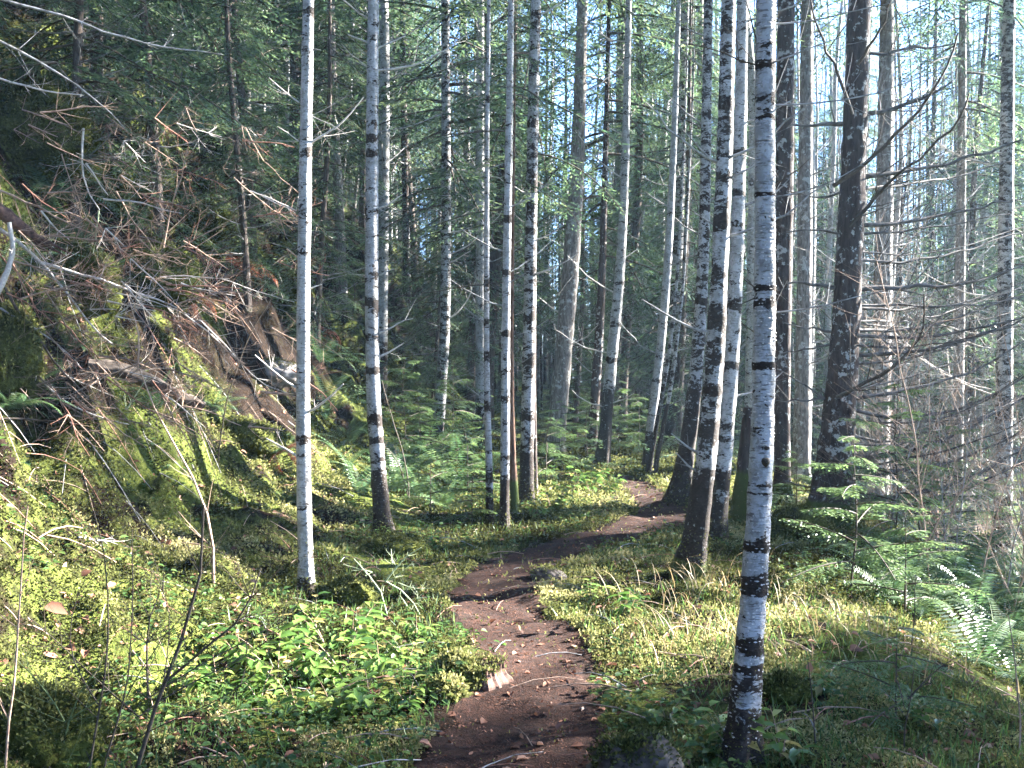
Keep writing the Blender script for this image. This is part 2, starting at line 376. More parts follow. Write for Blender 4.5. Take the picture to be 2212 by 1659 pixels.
# ------------------------------------------------------------------ the ground and the path
EDGE_L = [(890, 1659), (950, 1560), (1010, 1500), (1060, 1450), (1040, 1400), (985, 1350), (965, 1290), (990, 1250), (1065, 1200), (1190, 1160), (1330, 1122), (1385, 1105), (1370, 1080), (1345, 1050), (1325, 1036), (1290, 1030)]
EDGE_R = [(1340, 1659), (1290, 1560), (1275, 1480), (1290, 1420), (1258, 1360), (1180, 1320), (1158, 1290), (1175, 1240), (1260, 1200), (1380, 1165), (1490, 1122), (1490, 1095), (1455, 1080), (1420, 1050), (1395, 1038), (1350, 1030)]
def flat(px, py):
    r = ray(px, py); d = -CAM_H / r[2]; return r[0] * d, d
PL = [(-0.42, -3.0), (-0.42, 2.0)] + [flat(*p) for p in EDGE_L]
PR = [(0.46, -3.0), (0.44, 2.0)] + [flat(*p) for p in EDGE_R]
POLY = np.array(PL + PR[::-1])
def pip(x, y):
    x = np.asarray(x); y = np.asarray(y); c = np.zeros(x.shape, bool); j = len(POLY) - 1
    for i in range(len(POLY)):
        xi, yi = POLY[i]; xj, yj = POLY[j]
        cond = ((yi > y) != (yj > y)) & (x < (xj - xi) * (y - yi) / (yj - yi + 1e-12) + xi)
        c ^= cond; j = i
    return c

def axis(*segs):
    out = []
    for a, b, s in segs: out.append(np.arange(a, b, s))
    return np.concatenate(out)
gx = axis((-90, -30, 5), (-30, -12, 1.5), (-12, -6, 0.35), (-6, 6, 0.06), (6, 14, 0.3), (14, 30, 1.5), (30, 91, 5))
gy = axis((-40, -6, 3), (-6, 1.5, 0.4), (1.5, 13, 0.06), (13, 24, 0.2), (24, 45, 1.0), (45, 140.1, 5))
X, Y = np.meshgrid(gx, gy); Z = ground(X, Y)
inp = pip(X.ravel(), Y.ravel()).reshape(X.shape)
# the trodden path is worn a little below the moss
soft_in = inp.astype(float)
for _ in range(3):
    p = np.pad(soft_in, 1, mode='edge'); soft_in = (p[:-2, 1:-1] + p[2:, 1:-1] + p[1:-1, :-2] + p[1:-1, 2:] + p[1:-1, 1:-1]) / 5
Z = Z - 0.03 * soft_in
nx, ny = len(gx), len(gy)
idx = np.arange(nx * ny).reshape(ny, nx)
q = np.stack([idx[:-1, :-1], idx[:-1, 1:], idx[1:, 1:], idx[1:, :-1]], -1).reshape(-1, 4)
bank_soil = sstep(.7, 1.5, Z) * sstep(-1.4, -2.4, X) * sstep(.40, .58, fbm(X * 1.7, Y * 1.7, 61))
g = G(); g.add(np.stack([X, Y, Z], -1), q, mark=np.maximum(soft_in * .8, bank_soil * .95).ravel())
tag(g.build('ground', M['ground']), 'mossy forest floor with steep bank on one side and gully on other', 'ground', kind='structure')

# path sheet: ribs across the polygon, ragged edges, 4 mm and more above the worn ground
from_l = resample(np.array(PL), 0.09); from_r = resample(np.array(PR), 0.09)
n = 260
tl = np.linspace(0, 1, n); L2 = np.stack([np.interp(tl, np.linspace(0, 1, len(from_l)), from_l[:, k]) for k in (0, 1)], 1)
R2 = np.stack([np.interp(tl, np.linspace(0, 1, len(from_r)), from_r[:, k]) for k in (0, 1)], 1)
jl = (vnoise(np.arange(n) * 0.9, np.zeros(n), 41) - 0.5) * 0.16; jr = (vnoise(np.arange(n) * 0.9, np.zeros(n) + 9, 43) - 0.5) * 0.16
dirw = norm(R2 - L2); L2 = L2 + dirw * jl[:, None]; R2 = R2 + dirw * jr[:, None]
ss = np.linspace(0, 1, 16)
PX = L2[:, None, 0] * (1 - ss) + R2[:, None, 0] * ss; PY = L2[:, None, 1] * (1 - ss) + R2[:, None, 1] * ss
edge = np.minimum(ss, 1 - ss)[None] * 2
from_grid_x = np.clip(np.searchsorted(gx, PX) - 1, 0, nx - 2); from_grid_y = np.clip(np.searchsorted(gy, PY) - 1, 0, ny - 2)
fx = (PX - gx[from_grid_x]) / (gx[from_grid_x + 1] - gx[from_grid_x]); fy = (PY - gy[from_grid_y]) / (gy[from_grid_y + 1] - gy[from_grid_y])
def bil(A): return (A[from_grid_y, from_grid_x] * (1 - fx) + A[from_grid_y, from_grid_x + 1] * fx) * (1 - fy) + (A[from_grid_y + 1, from_grid_x] * (1 - fx) + A[from_grid_y + 1, from_grid_x + 1] * fx) * fy
PZ = bil(Z) + 0.012 * np.clip(edge * 4, 0, 1) - 0.004 + (vnoise(PX * 14, PY * 14, 77) - 0.5) * 0.012 * np.clip(edge * 3, 0, 1) + 0.006
idx = np.arange(n * 16).reshape(n, 16)
g = G(); g.add(np.stack([PX, PY, PZ], -1), np.stack([idx[:-1, :-1], idx[:-1, 1:], idx[1:, 1:], idx[1:, :-1]], -1).reshape(-1, 4))
tag(g.build('path', M['path']), 'narrow trodden earth footpath winding into the forest', 'path', kind='structure')
def gsurf(x, y):
    """height of the finished ground (with the worn path)"""
    return ground(x, y) - 0.03 * pip(x, y)

# ------------------------------------------------------------------ trees: trunks drawn from the photograph, placed on the ground
def px_points(pts, d, base):
    P = []
    for p in pts:
        dd = p[2] if len(p) > 2 else 0.0
        P.append(at(p[0], p[1], d + dd) - base)
    return np.array(P)

def make_branch(P, r0, rng, twigs=6, tl=0.35, up=0.5, sides=5, sub=0.4):
    """a bare branch along P with finer twigs on it (all one mesh)"""
    g = G(); P = resample(P, max(0.03, 0.02 * len(P)))
    n = len(P); s = np.linspace(0, 1, n)
    wob = (np.stack([vnoise(s * 9 + 3, s * 0 + rng.random() * 99, 5), vnoise(s * 9 + 13, s * 0 + rng.random() * 99, 6), vnoise(s * 9 + 33, s * 0 + rng.random() * 99, 7)], 1) - 0.5) * min(0.05, 3 * r0) * np.minimum(1, s * 4)[:, None]
    P = P + wob
    tube(g, P, r0 * (1 - 0.62 * s), sides, rough=0.15, seed=rng.randint(0, 99))
    L = np.linalg.norm(np.diff(P, axis=0), axis=1).sum()
    for k in range(twigs):
        t = rng.uniform(0.12, 1.0); i = min(n - 2, int(t * (n - 1)))
        T = norm(P[i + 1] - P[i]); side = norm(np.cross(T, [0, rng.uniform(-1, 1), rng.uniform(-1, 1) + 1e-3]))
        d = norm(T * rng.uniform(0.2, 1.0) + side * rng.choice((-1, 1)) * rng.uniform(0.5, 1.0) + np.array([0, rng.uniform(-0.4, 0.4), up * rng.uniform(-0.2, 1.0)]))
        l = tl * rng.uniform(0.35, 1.1) * (1.15 - 0.5 * t)
        m = 6; u = np.linspace(0, 1, m)[:, None]
        Q = P[i] + d * l * u + np.array([0, 0, 0.22 * l * up]) * u ** 2 + np.array([rng.uniform(-.12, .12), rng.uniform(-.12, .12), 0]) * l * u ** 2
        rr = min(r0 * 0.45, max(0.0018, r0 * 0.35 * (1.1 - t)))
        tube(g, Q, rr * (1 - 0.7 * u[:, 0]), 4, cap=False)
        if rng.random() < sub:
            for _ in range(rng.randint(1, 3)):
                j = rng.randint(2, m - 1); d2 = norm(d + np.array([rng.uniform(-1, 1), rng.uniform(-.7, .7), rng.uniform(-.3, 1)]))
                tube(g, Q[j] + d2 * l * 0.5 * np.linspace(0, 1, 4)[:, None], rr * 0.5 * (1 - 0.6 * np.linspace(0, 1, 4)), 3, cap=False)
    return g

def stub_points(P, i, rng, side, l, rise):
    a = rng.uniform(-0.6, 0.6)
    d = norm(np.array([side * math.cos(a), math.sin(a), rng.uniform(-0.15, 0.35)]))
    u = np.linspace(0, 1, 6)[:, None]
    return P[i] + d * l * u + np.array([0, 0, rise * l]) * u ** 2

TREES = {}
def trunk_tree(name, label, cat, pts, widths, mat, top=12.0, rings=(), foot=0.35, flare=1.35, branches=(), stubs=0, stub_len=0.4, stub_mat='twig_grey', group=None,
               seed=1, depth=None, bmat='twig_grey', sides=16, step=0.05, zrel=None, moss_foot=0.0, rise=0.5):
    rng = random.Random(seed)
    if depth is None:
        b = hit(*pts[0][:2]); d = b[1]
    else:
        d = depth; b = at(*pts[0][:2], d)
        b[2] = gz(b[0], b[1])
    base = b.copy(); base[2] = gz(b[0], b[1]) - 0.02
    P = [np.zeros(3)] + [p for p in px_points(pts, d, base)[1:]]
    P = np.array(P)
    k0 = d / F / 2
    W_ = [w * k0 for w in widths]
    # continue above the picture to the full height
    dirn = norm(P[-1] - P[-2]); extra = top - P[-1][2]
    if extra > 0.5:
        P = np.vstack([P, P[-1] + np.array([dirn[0], dirn[1], 1]) * extra * 0.5, P[-1] + np.array([dirn[0] * 0.6, dirn[1], 1]) * extra])
        W_ = W_ + [W_[-1] * 0.65, W_[-1] * 0.15]
    A = resample(np.c_[P, np.array(W_)], step)
    Q, rr = A[:, :3], A[:, 3]
    h = Q[:, 2]
    rr = rr * (1 + (flare - 1) * np.exp(-h / (0.9 * max(0.05, rr[0] * 2))))
    below = np.array([[Q[0, 0], Q[0, 1], -0.25]])
    mark = np.zeros(len(h))
    mark = np.maximum(mark, 1.15 * sstep(foot * 1.7, foot * 0.45, h + (vnoise(h * 9, h * 0, seed) - .5) * 0.1)) if foot > 0 else mark
    zpy = lambda py: at(1106, py, d)[2] - base[2]
    for rg in rings:
        py, wid, st = rg
        z = zpy(py); hw = wid * k0
        mark = np.maximum(mark, st * np.exp(-((h - z) / hw) ** 2))
    if moss_foot: mark = np.maximum(mark, 1.9 * sstep(moss_foot, moss_foot * 0.3, h))
    rr = rr * (1 + .07 * np.clip(mark, 0, 1) * (h > foot * 2 + .1) + .05 * (vnoise(h * 5, h * 0 + 3, seed + 5) - .5))
    if name == 'big_alder':
        for br in list(branches):
            if br['p'][-1][0] < 2150: continue
            o_ = rng.uniform(14, 34) * rng.choice((-1, 1)); z_ = rng.uniform(.2, 1.3) * rng.choice((-1, 1, 1)); e_ = rng.uniform(-40, 40); n_ = len(br['p'])
            branches = branches + [dict(br, p=[(p[0], p[1] + o_ + e_ * k / n_, (p[2] if len(p) > 2 else 0) + z_ * k / n_) for k, p in enumerate(br['p'])], r=br['r'] * .6, tw=22, tl=.7)]
    root = empty(name, base); tag(root, label, cat, group)
    g = G(); Q2 = np.vstack([below, Q]); r2 = np.r_[rr[0] * 1.15, rr]
    lob = np.exp(-np.clip(np.r_[0, h], 0, 9) / (.06 + 1.1 * rr[0]))[:, None] * (.28 * np.cos(3 * np.arange(sides) * 6.2832 / sides + seed)[None] + .2 * np.cos(5 * np.arange(sides) * 6.2832 / sides + 2 * seed)[None])
    tube(g, Q2, r2, sides, mark=np.r_[mark[0], mark], rough=0.07, seed=seed, lobes=1 + lob * (1 if flare > 1.05 else .5))
    # knuckles: small bark warts and dead twig stumps are part of the trunk's own surface
    g.build('trunk', M[mat], root)
    for br in branches:
        bp = br['p']; B = px_points(bp, d, base)
        gb = make_branch(B, br.get('r', 0.008), rng, br.get('tw', 5), br.get('tl', 0.3), br.get('up', 0.5))
        gb.build('branch', M[br.get('m', bmat)], root)
    zmax = min(6.5, h[-1] * 0.7)
    for k in range(stubs):
        z = rng.uniform(0.7, zmax); i = int(np.argmin(abs(h - z))); sd = rng.choice((-1, 1))
        l = stub_len * rng.uniform(0.4, 1.5)
        gb = make_branch(stub_points(Q, i, rng, sd, l, rise), max(0.003, min(rr[i] * 0.22, 0.012)), rng, rng.randint(2, 5) if stub_len < 1 else 14, l * 0.5, .5, 5, .7)
        gb.build('branch', M[stub_mat], root)
    if d < 12 and rr[0] > .03:      # moss climbs the foot of the near trunks
        mg = np.random.default_rng(seed); k = int(260 + 5200 * rr[0]); hh = mg.exponential(.05 + .5 * rr[0], k); ii = np.clip(np.searchsorted(h, hh), 0, len(h) - 1); th = mg.uniform(0, 6.2832, k)
        nn = np.stack([np.cos(th), np.sin(th), 0 * th], 1); pp = Q[ii] + nn * (rr[ii] * (1.02 + .3 * np.exp(-hh / (.06 + rr[0]))))[:, None]; pp[:, 2] = hh
        dd = norm(nn + mg.normal(0, .6, (k, 3)) + [0, 0, .3]); g = G(); sz = mg.uniform(.008, .02, k) * (.6 + .07 * d); diamonds(g, pp, dd, norm(np.cross(dd, mg.normal(0, 1, (k, 3)))), sz, sz * .5, tint=np.clip(mg.normal(.4, .18, k), 0, 1))
        g.build('moss_clumps', M['moss'], root)
    TREES[label] = (root, Q, rr, base, d)
    return root, Q, rr, base

BR = 'twig_pale'
trunk_tree('birch_tree', 'slim straight white birch at the foot of the mossy bank, nearest on that side', 'birch tree',
           [(662, 1284), (657, 1100), (653, 900), (655, 600), (661, 300), (666, 0)], [33, 31, 30, 29, 27, 24], 'birch_pale', top=10,
           rings=[(1150, 5, .8), (1210, 4, .7), (1000, 3, .6), (690, 4, .7), (480, 4, .6), (330, 4, .7), (120, 4, .7), (945, 5, .8), (1055, 5, .7), (735, 4, .6), (550, 5, .7), (400, 5, .8), (205, 8, .7), (25, 9, .9), (860, 4, .5), (640, 4, .5)], foot=0.06, flare=1.4, stubs=6, stub_len=0.3, stub_mat=BR, seed=11,
           branches=[dict(p=[(672, 105), (690, 108)], r=.006, tw=0), dict(p=[(646, 222), (620, 205), (590, 180), (578, 165)], r=.006, tw=3, m=BR), dict(p=[(645, 305), (615, 285), (600, 272)], r=.005, tw=1, m=BR),
                     dict(p=[(640, 455), (590, 430), (540, 412)], r=.005, tw=2, m=BR), dict(p=[(668, 625), (695, 612)], r=.006, tw=0, m=BR), dict(p=[(672, 250), (720, 270), (750, 290)], r=.004, tw=2)])
trunk_tree('birch_tree', 'white birch with dark blotched foot, second from the bank along the path', 'birch tree',
           [(832, 1152), (820, 1060), (808, 930), (803, 700), (803, 400), (805, 150), (807, 0)], [38, 34, 31, 30, 28, 25, 23], 'birch', top=12,
           rings=[(150, 7, 1.), (300, 22, .7), (335, 10, .8), (455, 13, .8), (600, 10, .9), (655, 30, .55), (725, 8, .8), (805, 10, 1.), (905, 22, 1.0), (950, 10, .9), (1080, 30, .9)], foot=0.45, flare=1.25, stubs=8, stub_len=0.35, seed=12, stub_mat=BR,
           branches=[dict(p=[(817, 152), (864, 153), (924, 130), (970, 103), (1007, 77)], r=.011, tw=3, m=BR), dict(p=[(817, 450), (847, 440), (870, 417)], r=.009, tw=2, m=BR), dict(p=[(817, 721), (857, 700), (890, 685)], r=.009, tw=1, m=BR),
                     dict(p=[(814, 596), (854, 581)], r=.006, tw=0, m=BR), dict(p=[(795, 596), (758, 592)], r=.005, tw=0, m=BR), dict(p=[(815, 285), (870, 280), (920, 260), (970, 240)], r=.006, tw=4), dict(p=[(795, 145), (760, 120), (738, 95)], r=.006, tw=2, m=BR)])
trunk_tree('birch_tree', 'thinnest white birch pole with black rings beside the path', 'birch tree',
           [(1059, 1136), (1057, 1000), (1051, 850), (1051, 600), (1052, 300), (1056, 0)], [17, 15, 13, 12, 10, 8], 'birch', top=8, rings=[(125, 5, .8), (215, 5, .8), (290, 4, .9), (465, 8, .7), (620, 30, .7), (700, 8, .7), (770, 12, .7), (875, 14, .9), (1030, 30, .8)], foot=0.3, stubs=7, stub_len=0.3, seed=13)
trunk_tree('birch_tree', 'white birch with black foot standing just right of the thinnest pole', 'birch tree',
           [(1089, 1146), (1090, 1060), (1092, 900), (1092, 700), (1098, 400), (1104, 0)], [22, 20, 20, 19, 16, 13], 'birch_pale', top=10, rings=[(40, 6, 1.), (150, 5, .8), (375, 8, .8), (475, 9, .9), (590, 8, .9), (640, 8, .7), (720, 8, .9), (805, 10, .9), (860, 8, .8), (985, 12, .8)], foot=0.42, stubs=9, stub_len=0.35, seed=14,
           branches=[dict(p=[(1095, 275), (1078, 283), (1000, 287), (900, 300)], r=.007, tw=6, m='twig_dark'), dict(p=[(1100, 610), (1060, 610), (960, 628), (850, 640)], r=.007, tw=6, m='twig_dark')])
trunk_tree('dead_sapling', 'thin reddish bare sapling with yellow moss foot between two birches', 'sapling',
           [(1113, 1100), (1108, 1000), (1104, 800), (1106, 600), (1108, 480)], [20, 13, 11, 9, 6], 'bark_red', top=5.2, foot=0, moss_foot=0.55, flare=1.3, stubs=5, stub_len=0.3, seed=15, sides=10, depth=9.9)
trunk_tree('birch_tree', 'birch half dark brown and half white, with slim companion behind', 'birch tree',
           [(1136, 1092), (1139, 950), (1143, 750), (1146, 600), (1150, 300), (1158, 0)], [32, 29, 27, 26, 24, 22], 'birch_dark', top=12, rings=[(270, 8, 1.), (165, 6, .9), (590, 9, .9), (400, 10, .7), (690, 12, .8), (780, 14, .9), (900, 10, .8)], foot=0.45, stubs=10, stub_len=0.4, seed=16, stub_mat=BR)
trunk_tree('slender_tree', 'slim dark stem right behind the half brown birch', 'tree',
           [(1156, 1068), (1152, 850), (1154, 620), (1157, 300), (1165, 0)], [13, 11, 10, 8, 6], 'bark_dark', top=7.5, stubs=3, seed=17, sides=8, depth=11.3, foot=0)
trunk_tree('old_alder', 'stout grey ridged trunk leaning right, beyond the half brown birch', 'tree',
           [(1195, 985), (1205, 900), (1217, 760), (1232, 600), (1243, 440), (1252, 250), (1256, 100), (1258, 0)], [44, 40, 38, 36, 33, 28, 24, 22], 'bark_grey', top=16, stubs=5, stub_len=0.7, seed=18, depth=15.0, foot=0.0, moss_foot=0.3, stub_mat=BR)
trunk_tree('conifer_tree', 'dark leaning hemlock trunk in shade behind the path bend', 'conifer',
           [(1277, 1000), (1286, 850), (1297, 700), (1302, 560), (1306, 400)], [24, 21, 19, 16, 12], 'bark_dark', top=12, stubs=4, stub_len=0.5, seed=19, depth=16.0, foot=0)
trunk_tree('birch_tree', 'birch with dark lower stem leaning right at the path bend', 'birch tree',
           [(1302, 985), (1312, 870), (1327, 720), (1340, 590), (1350, 400), (1354, 200), (1358, 0)], [29, 26, 24, 21, 18, 15, 13], 'birch', top=14, rings=[(610, 6, .9), (700, 8, .8), (780, 12, .8), (860, 30, .9), (930, 25, 1.)], foot=0.8, stubs=12, stub_len=0.6, seed=20, depth=14.5, stub_mat=BR)
trunk_tree('birch_tree', 'pale birch on left of two thin dark leaning stems beyond the bend', 'birch tree',
           [(1396, 998), (1408, 900), (1428, 750), (1440, 620), (1452, 400), (1460, 200), (1466, 0)], [23, 21, 19, 18, 15, 12, 10], 'birch_pale', top=14, rings=[(940, 12, .8), (820, 5, .6), (700, 5, .6)], foot=0.35, stubs=12, stub_len=0.6, seed=21, depth=14.0)
trunk_tree('slender_tree', 'thin dark leaning stem, left one of a pair beyond the bend', 'tree',
           [(1399, 1024), (1418, 920), (1440, 800), (1455, 690), (1466, 560), (1475, 350)], [12, 10, 9, 8, 7, 4], 'birch_dark', top=6.5, stubs=3, seed=22, sides=8, foot=0.7)
trunk_tree('slender_tree', 'thin dark leaning stem, right one of a pair beyond the bend', 'tree',
           [(1412, 1030), (1430, 930), (1448, 850), (1462, 740), (1478, 600), (1490, 350)], [12, 10, 9, 8, 7, 4], 'birch_dark', top=6.5, stubs=3, seed=23, sides=8, foot=0.7)
trunk_tree('birch_tree', 'dark grey mottled trunk seen between the leaning stems and the dark footed birch', 'birch tree',
           [(1442, 1030), (1450, 850), (1462, 600), (1470, 300), (1480, 0)], [34, 30, 26, 22, 18], 'birch_dark', top=15, stubs=4, stub_len=0.7, seed=24, depth=17.5, foot=1.0)
trunk_tree('birch_tree', 'mottled birch with broad black foot standing on the path edge', 'birch tree',
           [(1466, 1082), (1480, 1000), (1499, 870), (1513, 700), (1522, 500), (1526, 250), (1530, 0)], [42, 36, 31, 27, 24, 21, 19], 'birch_dark', top=12, rings=[(1000, 60, .8), (850, 20, .6), (650, 12, .7), (450, 10, .7)], foot=0.75, flare=1.3, stubs=12, stub_len=0.5, seed=25)
trunk_tree('birch_tree', 'large blotched birch with mossy foot and sunlit edge, left of a close pair', 'birch tree',
           [(1491, 1238), (1510, 1120), (1530, 960), (1546, 760), (1556, 560), (1564, 380), (1570, 180), (1574, 0)], [58, 48, 43, 39, 36, 34, 32, 30], 'birch_dark', top=12, rings=[(225, 16, 1.), (70, 5, .8), (390, 8, .9), (480, 30, .5), (690, 14, .7), (840, 14, .8), (1060, 60, .9), (930, 25, .6)], foot=0.5, flare=1.25, moss_foot=0.22, stubs=10, stub_len=0.5, seed=26, sides=20, step=0.035,
           branches=[dict(p=[(1571, 72), (1576, 45), (1588, 0)], r=.007, tw=1, m='twig_dark')])
trunk_tree('birch_tree', 'paler birch just behind, right of the close pair', 'birch tree',
           [(1546, 1168), (1556, 1080), (1570, 930), (1582, 760), (1592, 560), (1599, 300), (1604, 0)], [40, 36, 34, 33, 30, 27, 25], 'birch', top=12, rings=[(655, 14, .8), (790, 20, .7), (950, 10, .6), (1040, 40, .7), (420, 14, .7), (330, 7, .6)], foot=0.35, stubs=10, stub_len=0.45, seed=27)
trunk_tree('birch_tree', 'nearest white birch with black rings, flecked bark and dark foot beside the path', 'birch tree',
           [(1597, 1642), (1612, 1500), (1627, 1300), (1640, 1100), (1650, 900), (1652, 700), (1653, 480), (1652, 300), (1652, 150), (1655, 0)], [80, 64, 56, 51, 48, 45, 43, 42, 41, 40], 'birch_near', top=9,
           rings=[(143, 16, 1.25), (100, 18, .55), (215, 36, .62), (258, 10, .85), (422, 11, 1.3), (622, 11, 1.2), (655, 16, .9), (790, 10, 1.3), (858, 5, .4), (1045, 10, 1.), (1065, 8, .7), (1178, 20, .95), (1255, 26, .9), (1275, 14, 1.1), (1395, 30, .85), (1440, 20, .8), (1480, 18, .7)], foot=0.22, flare=1.25, seed=28, sides=28, step=0.014,
           branches=[dict(p=[(1645, 137), (1625, 53), (1611, 0)], r=.005, tw=1, m='twig_dark'), dict(p=[(1635, 140), (1575, 117), (1485, 93)], r=.004, tw=3, m='twig_dark'),
                     dict(p=[(1665, 137), (1715, 123), (1775, 97), (1818, 80)], r=.004, tw=3), dict(p=[(1665, 228), (1725, 237), (1775, 228), (1841, 218), (1975, 183), (2041, 147)], r=.004, tw=9, tl=.2),
                     dict(p=[(1665, 53), (1758, 47), (1841, 23), (1935, 3)], r=.004, tw=4, tl=.2), dict(p=[(1665, 407), (1708, 380), (1748, 343)], r=.004, tw=1, m='twig_dark'),
                     dict(p=[(1665, 427), (1775, 410), (1841, 373), (1900, 330)], r=.0035, tw=3, tl=.2), dict(p=[(1665, 676), (1725, 676), (1791, 660), (1875, 633), (1960, 615)], r=.0035, tw=5, tl=.2), dict(p=[(1640, 640), (1600, 655)], r=.004, tw=0, m='twig_dark')])
# black knot on the nearest birch
root, Q, rr, base, d = TREES['nearest white birch with black rings, flecked bark and dark foot beside the path']
kz = at(1106, 996, d)[2] - base[2]; i = int(np.argmin(abs(Q[:, 2] - kz)))
g = G(); th = np.linspace(0, 2 * math.pi, 13)[:-1]
for k, (s_, o_) in enumerate(((1.0, .0), (0.92, .010), (0.6, .017), (0.15, .019))):
    g.add(np.stack([Q[i, 0] + 0.006 + 0.017 * s_ * np.cos(th), Q[i, 1] - rr[i] * 0.93 - o_ + 0 * th, Q[i, 2] + 0.019 * s_ * np.sin(th) * (1 + 0.2 * np.sin(3 * th))], 1), mark=0)
g.q.append(np.concatenate([np.stack([np.arange(12) + 12 * k, (np.arange(12) + 1) % 12 + 12 * k, (np.arange(12) + 1) % 12 + 12 * (k + 1), np.arange(12) + 12 * (k + 1)], 1) for k in range(3)])); g.qm.append(np.zeros(36)); g.sm.append(np.ones(36, bool))
g.build('knot', M['twig_dark'], root)
# small pale bark flecks (lenticel scales) that stand off the nearest birch
g = G(); rng = np.random.default_rng(5); K = 900
ii = rng.integers(5, int(np.argmin(abs(Q[:, 2] - 3.6))), K); th = rng.uniform(math.pi, 2 * math.pi, K)
nn = np.stack([np.cos(th), np.sin(th), 0 * th], 1); tt = np.stack([-np.sin(th), np.cos(th), 0 * th], 1)
pp = Q[ii] + nn * rr[ii][:, None] * 1.0
dirs = norm(nn * 0.5 + np.array([0, 0, -1.0]) * 0.8)
diamonds(g, pp + nn * 0.001, dirs, tt, rng.uniform(0.004, 0.009, K), rng.uniform(0.006, 0.018, K), tint=0.9)
g.build('bark_scales', M['twig_pale'], root)

TB = 'twig_grey'
def tb(*p, r=0.014, tw=18, tl=0.6, m='limb', up=0.5): return dict(p=list(p), r=r * 1.2, tw=tw, tl=tl, m=m, up=up)
trunk_tree('big_alder', 'thickest dark trunk with pale lichen and many long bare limbs', 'tree',
           [(1788, 1135), (1795, 1060), (1806, 960), (1822, 800), (1832, 640), (1840, 450), (1848, 230), (1857, 0)], [98, 80, 68, 62, 58, 52, 48, 46], 'bark_dark', top=16, foot=0, moss_foot=0.35, flare=1.25, seed=30, depth=9.8, sides=24, step=0.05,
           branches=[tb((1821, 267), (1765, 269), (1708, 268), r=.02, tw=3), tb((1868, 247), (1930, 235), (1995, 215), (2060, 180), r=.022), tb((1800, 402, -.2), (1838, 385, -.3), (1908, 320, -.5), (1958, 280, -.6), (2008, 200, -.8), (2065, 110, -1), (2063, 75, -1), r=.018, m='twig_dark'),
                     tb((1835, 490, -.2), (1875, 443, -.3), (1941, 380, -.5), (2028, 310, -.7), (2091, 227, -1), (2095, 205, -1), r=.017, m='twig_dark'), tb((1860, 384), (1921, 373, .1), (2008, 363, .3), (2100, 338, .4), (2212, 305, .5), r=.022),
                     tb((1865, 487), (1975, 477, .2), (2085, 455, .4), (2185, 432, .6), r=.02), tb((1853, 138, -.2), (1880, 105, -.3), (1905, 60, -.4), (1925, 0, -.5), r=.016, tw=4, m='twig_dark'),
                     tb((1841, 247, -.2), (1828, 200, -.3), (1795, 123, -.4), (1768, 67, -.5), (1745, -10, -.6), r=.016, tw=4, m='twig_dark'), tb((1868, 117), (1960, 108, .1), (2065, 98, .3), r=.016),
                     tb((1815, 620), (1795, 620), (1740, 612), (1700, 608), r=.02, tw=3), tb((1852, 625), (1975, 620, .1), (2075, 613, .2), (2150, 598, .4), (2212, 574, .5), r=.021), tb((1850, 713), (1958, 713, .3), (2041, 693, .5), (2120, 668, .7), (2212, 636, .9), r=.017),
                     tb((1850, 724, -.1), (1941, 733, -.1), (2041, 723, -.2), (2120, 706, -.3), (2212, 684, -.4), r=.017), tb((1846, 768), (1968, 763), (2075, 736), (2150, 715), (2212, 695), r=.019),
                     tb((1808, 858, -.3), (1850, 838, -.4), (1908, 810, -.5), (1968, 770, -.6), (2000, 710, -.7), (2011, 680, -.7), (1995, 636, -.7), r=.017, m='twig_dark'), tb((1835, 863), (1958, 846, .2), (2085, 806, .4), (2150, 776, .5), (2212, 738, .6), r=.018),
                     tb((1840, 884), (1915, 903), (1991, 903, -.1), (2108, 873, -.2), (2160, 843, -.3), (2212, 811, -.3), r=.018), tb((1826, 986), (1925, 986), (2041, 953, .1), (2141, 903, .2), (2212, 858, .3), r=.02),
                     tb((1826, 1036), (1908, 1026, -.1), (1975, 1013, -.2), (2058, 996, -.3), (2140, 968, -.4), (2212, 934, -.5), r=.018), tb((1818, 1073), (1908, 1073), (2008, 1063), (2108, 1026), (2212, 971), r=.02), tb((1820, 1100, .3), (1940, 1098, .3), (2050, 1075, .3), (2140, 1035, .3), (2212, 1000, .3), r=.018),
                     tb((1815, 930, .3), (1880, 955, .5), (1990, 940, .8), (2110, 905, 1.1), (2212, 850, 1.3), r=.015), tb((1850, 560, .2), (1950, 570, .4), (2080, 545, .8), (2212, 500, 1.2), r=.015), tb((1850, 665, .3), (1960, 672, .6), (2090, 650, .9), (2212, 610, 1.2), r=.014),
                     tb((1812, 861), (1740, 864), (1675, 868), r=.012, tw=3), tb((1820, 720), (1791, 716), (1740, 706), (1691, 694), r=.012, tw=4), tb((1810, 872), (1775, 855), (1725, 825), (1678, 794), r=.012, tw=3), tb((1825, 740), (1795, 743), (1735, 757), (1681, 766), r=.011, tw=4),
                     tb((1830, 410), (1780, 430), (1700, 408), r=.012, tw=4), tb((1815, 505), (1760, 497), (1700, 500), r=.011, tw=4), tb((1795, 1060), (1740, 1050), (1690, 1035), r=.01, tw=2)])
trunk_tree('conifer_tree', 'dark straight conifer trunk right behind the nearest white birch', 'conifer',
           [(1690, 1085), (1691, 800), (1694, 500), (1696, 250), (1698, 0)], [34, 31, 38, 38, 36], 'bark_dark', top=15, foot=0, moss_foot=0.3, stubs=8, stub_len=0.7, seed=31, depth=11.2, stub_mat='twig_dark')
trunk_tree('conifer_tree', 'bluish grey straight trunk left of the thickest dark trunk', 'conifer',
           [(1730, 1112), (1734, 900), (1738, 600), (1741, 300), (1744, 0)], [40, 36, 33, 28, 24], 'bark_grey', top=16, foot=0, stubs=14, stub_len=1.2, seed=32, depth=14)
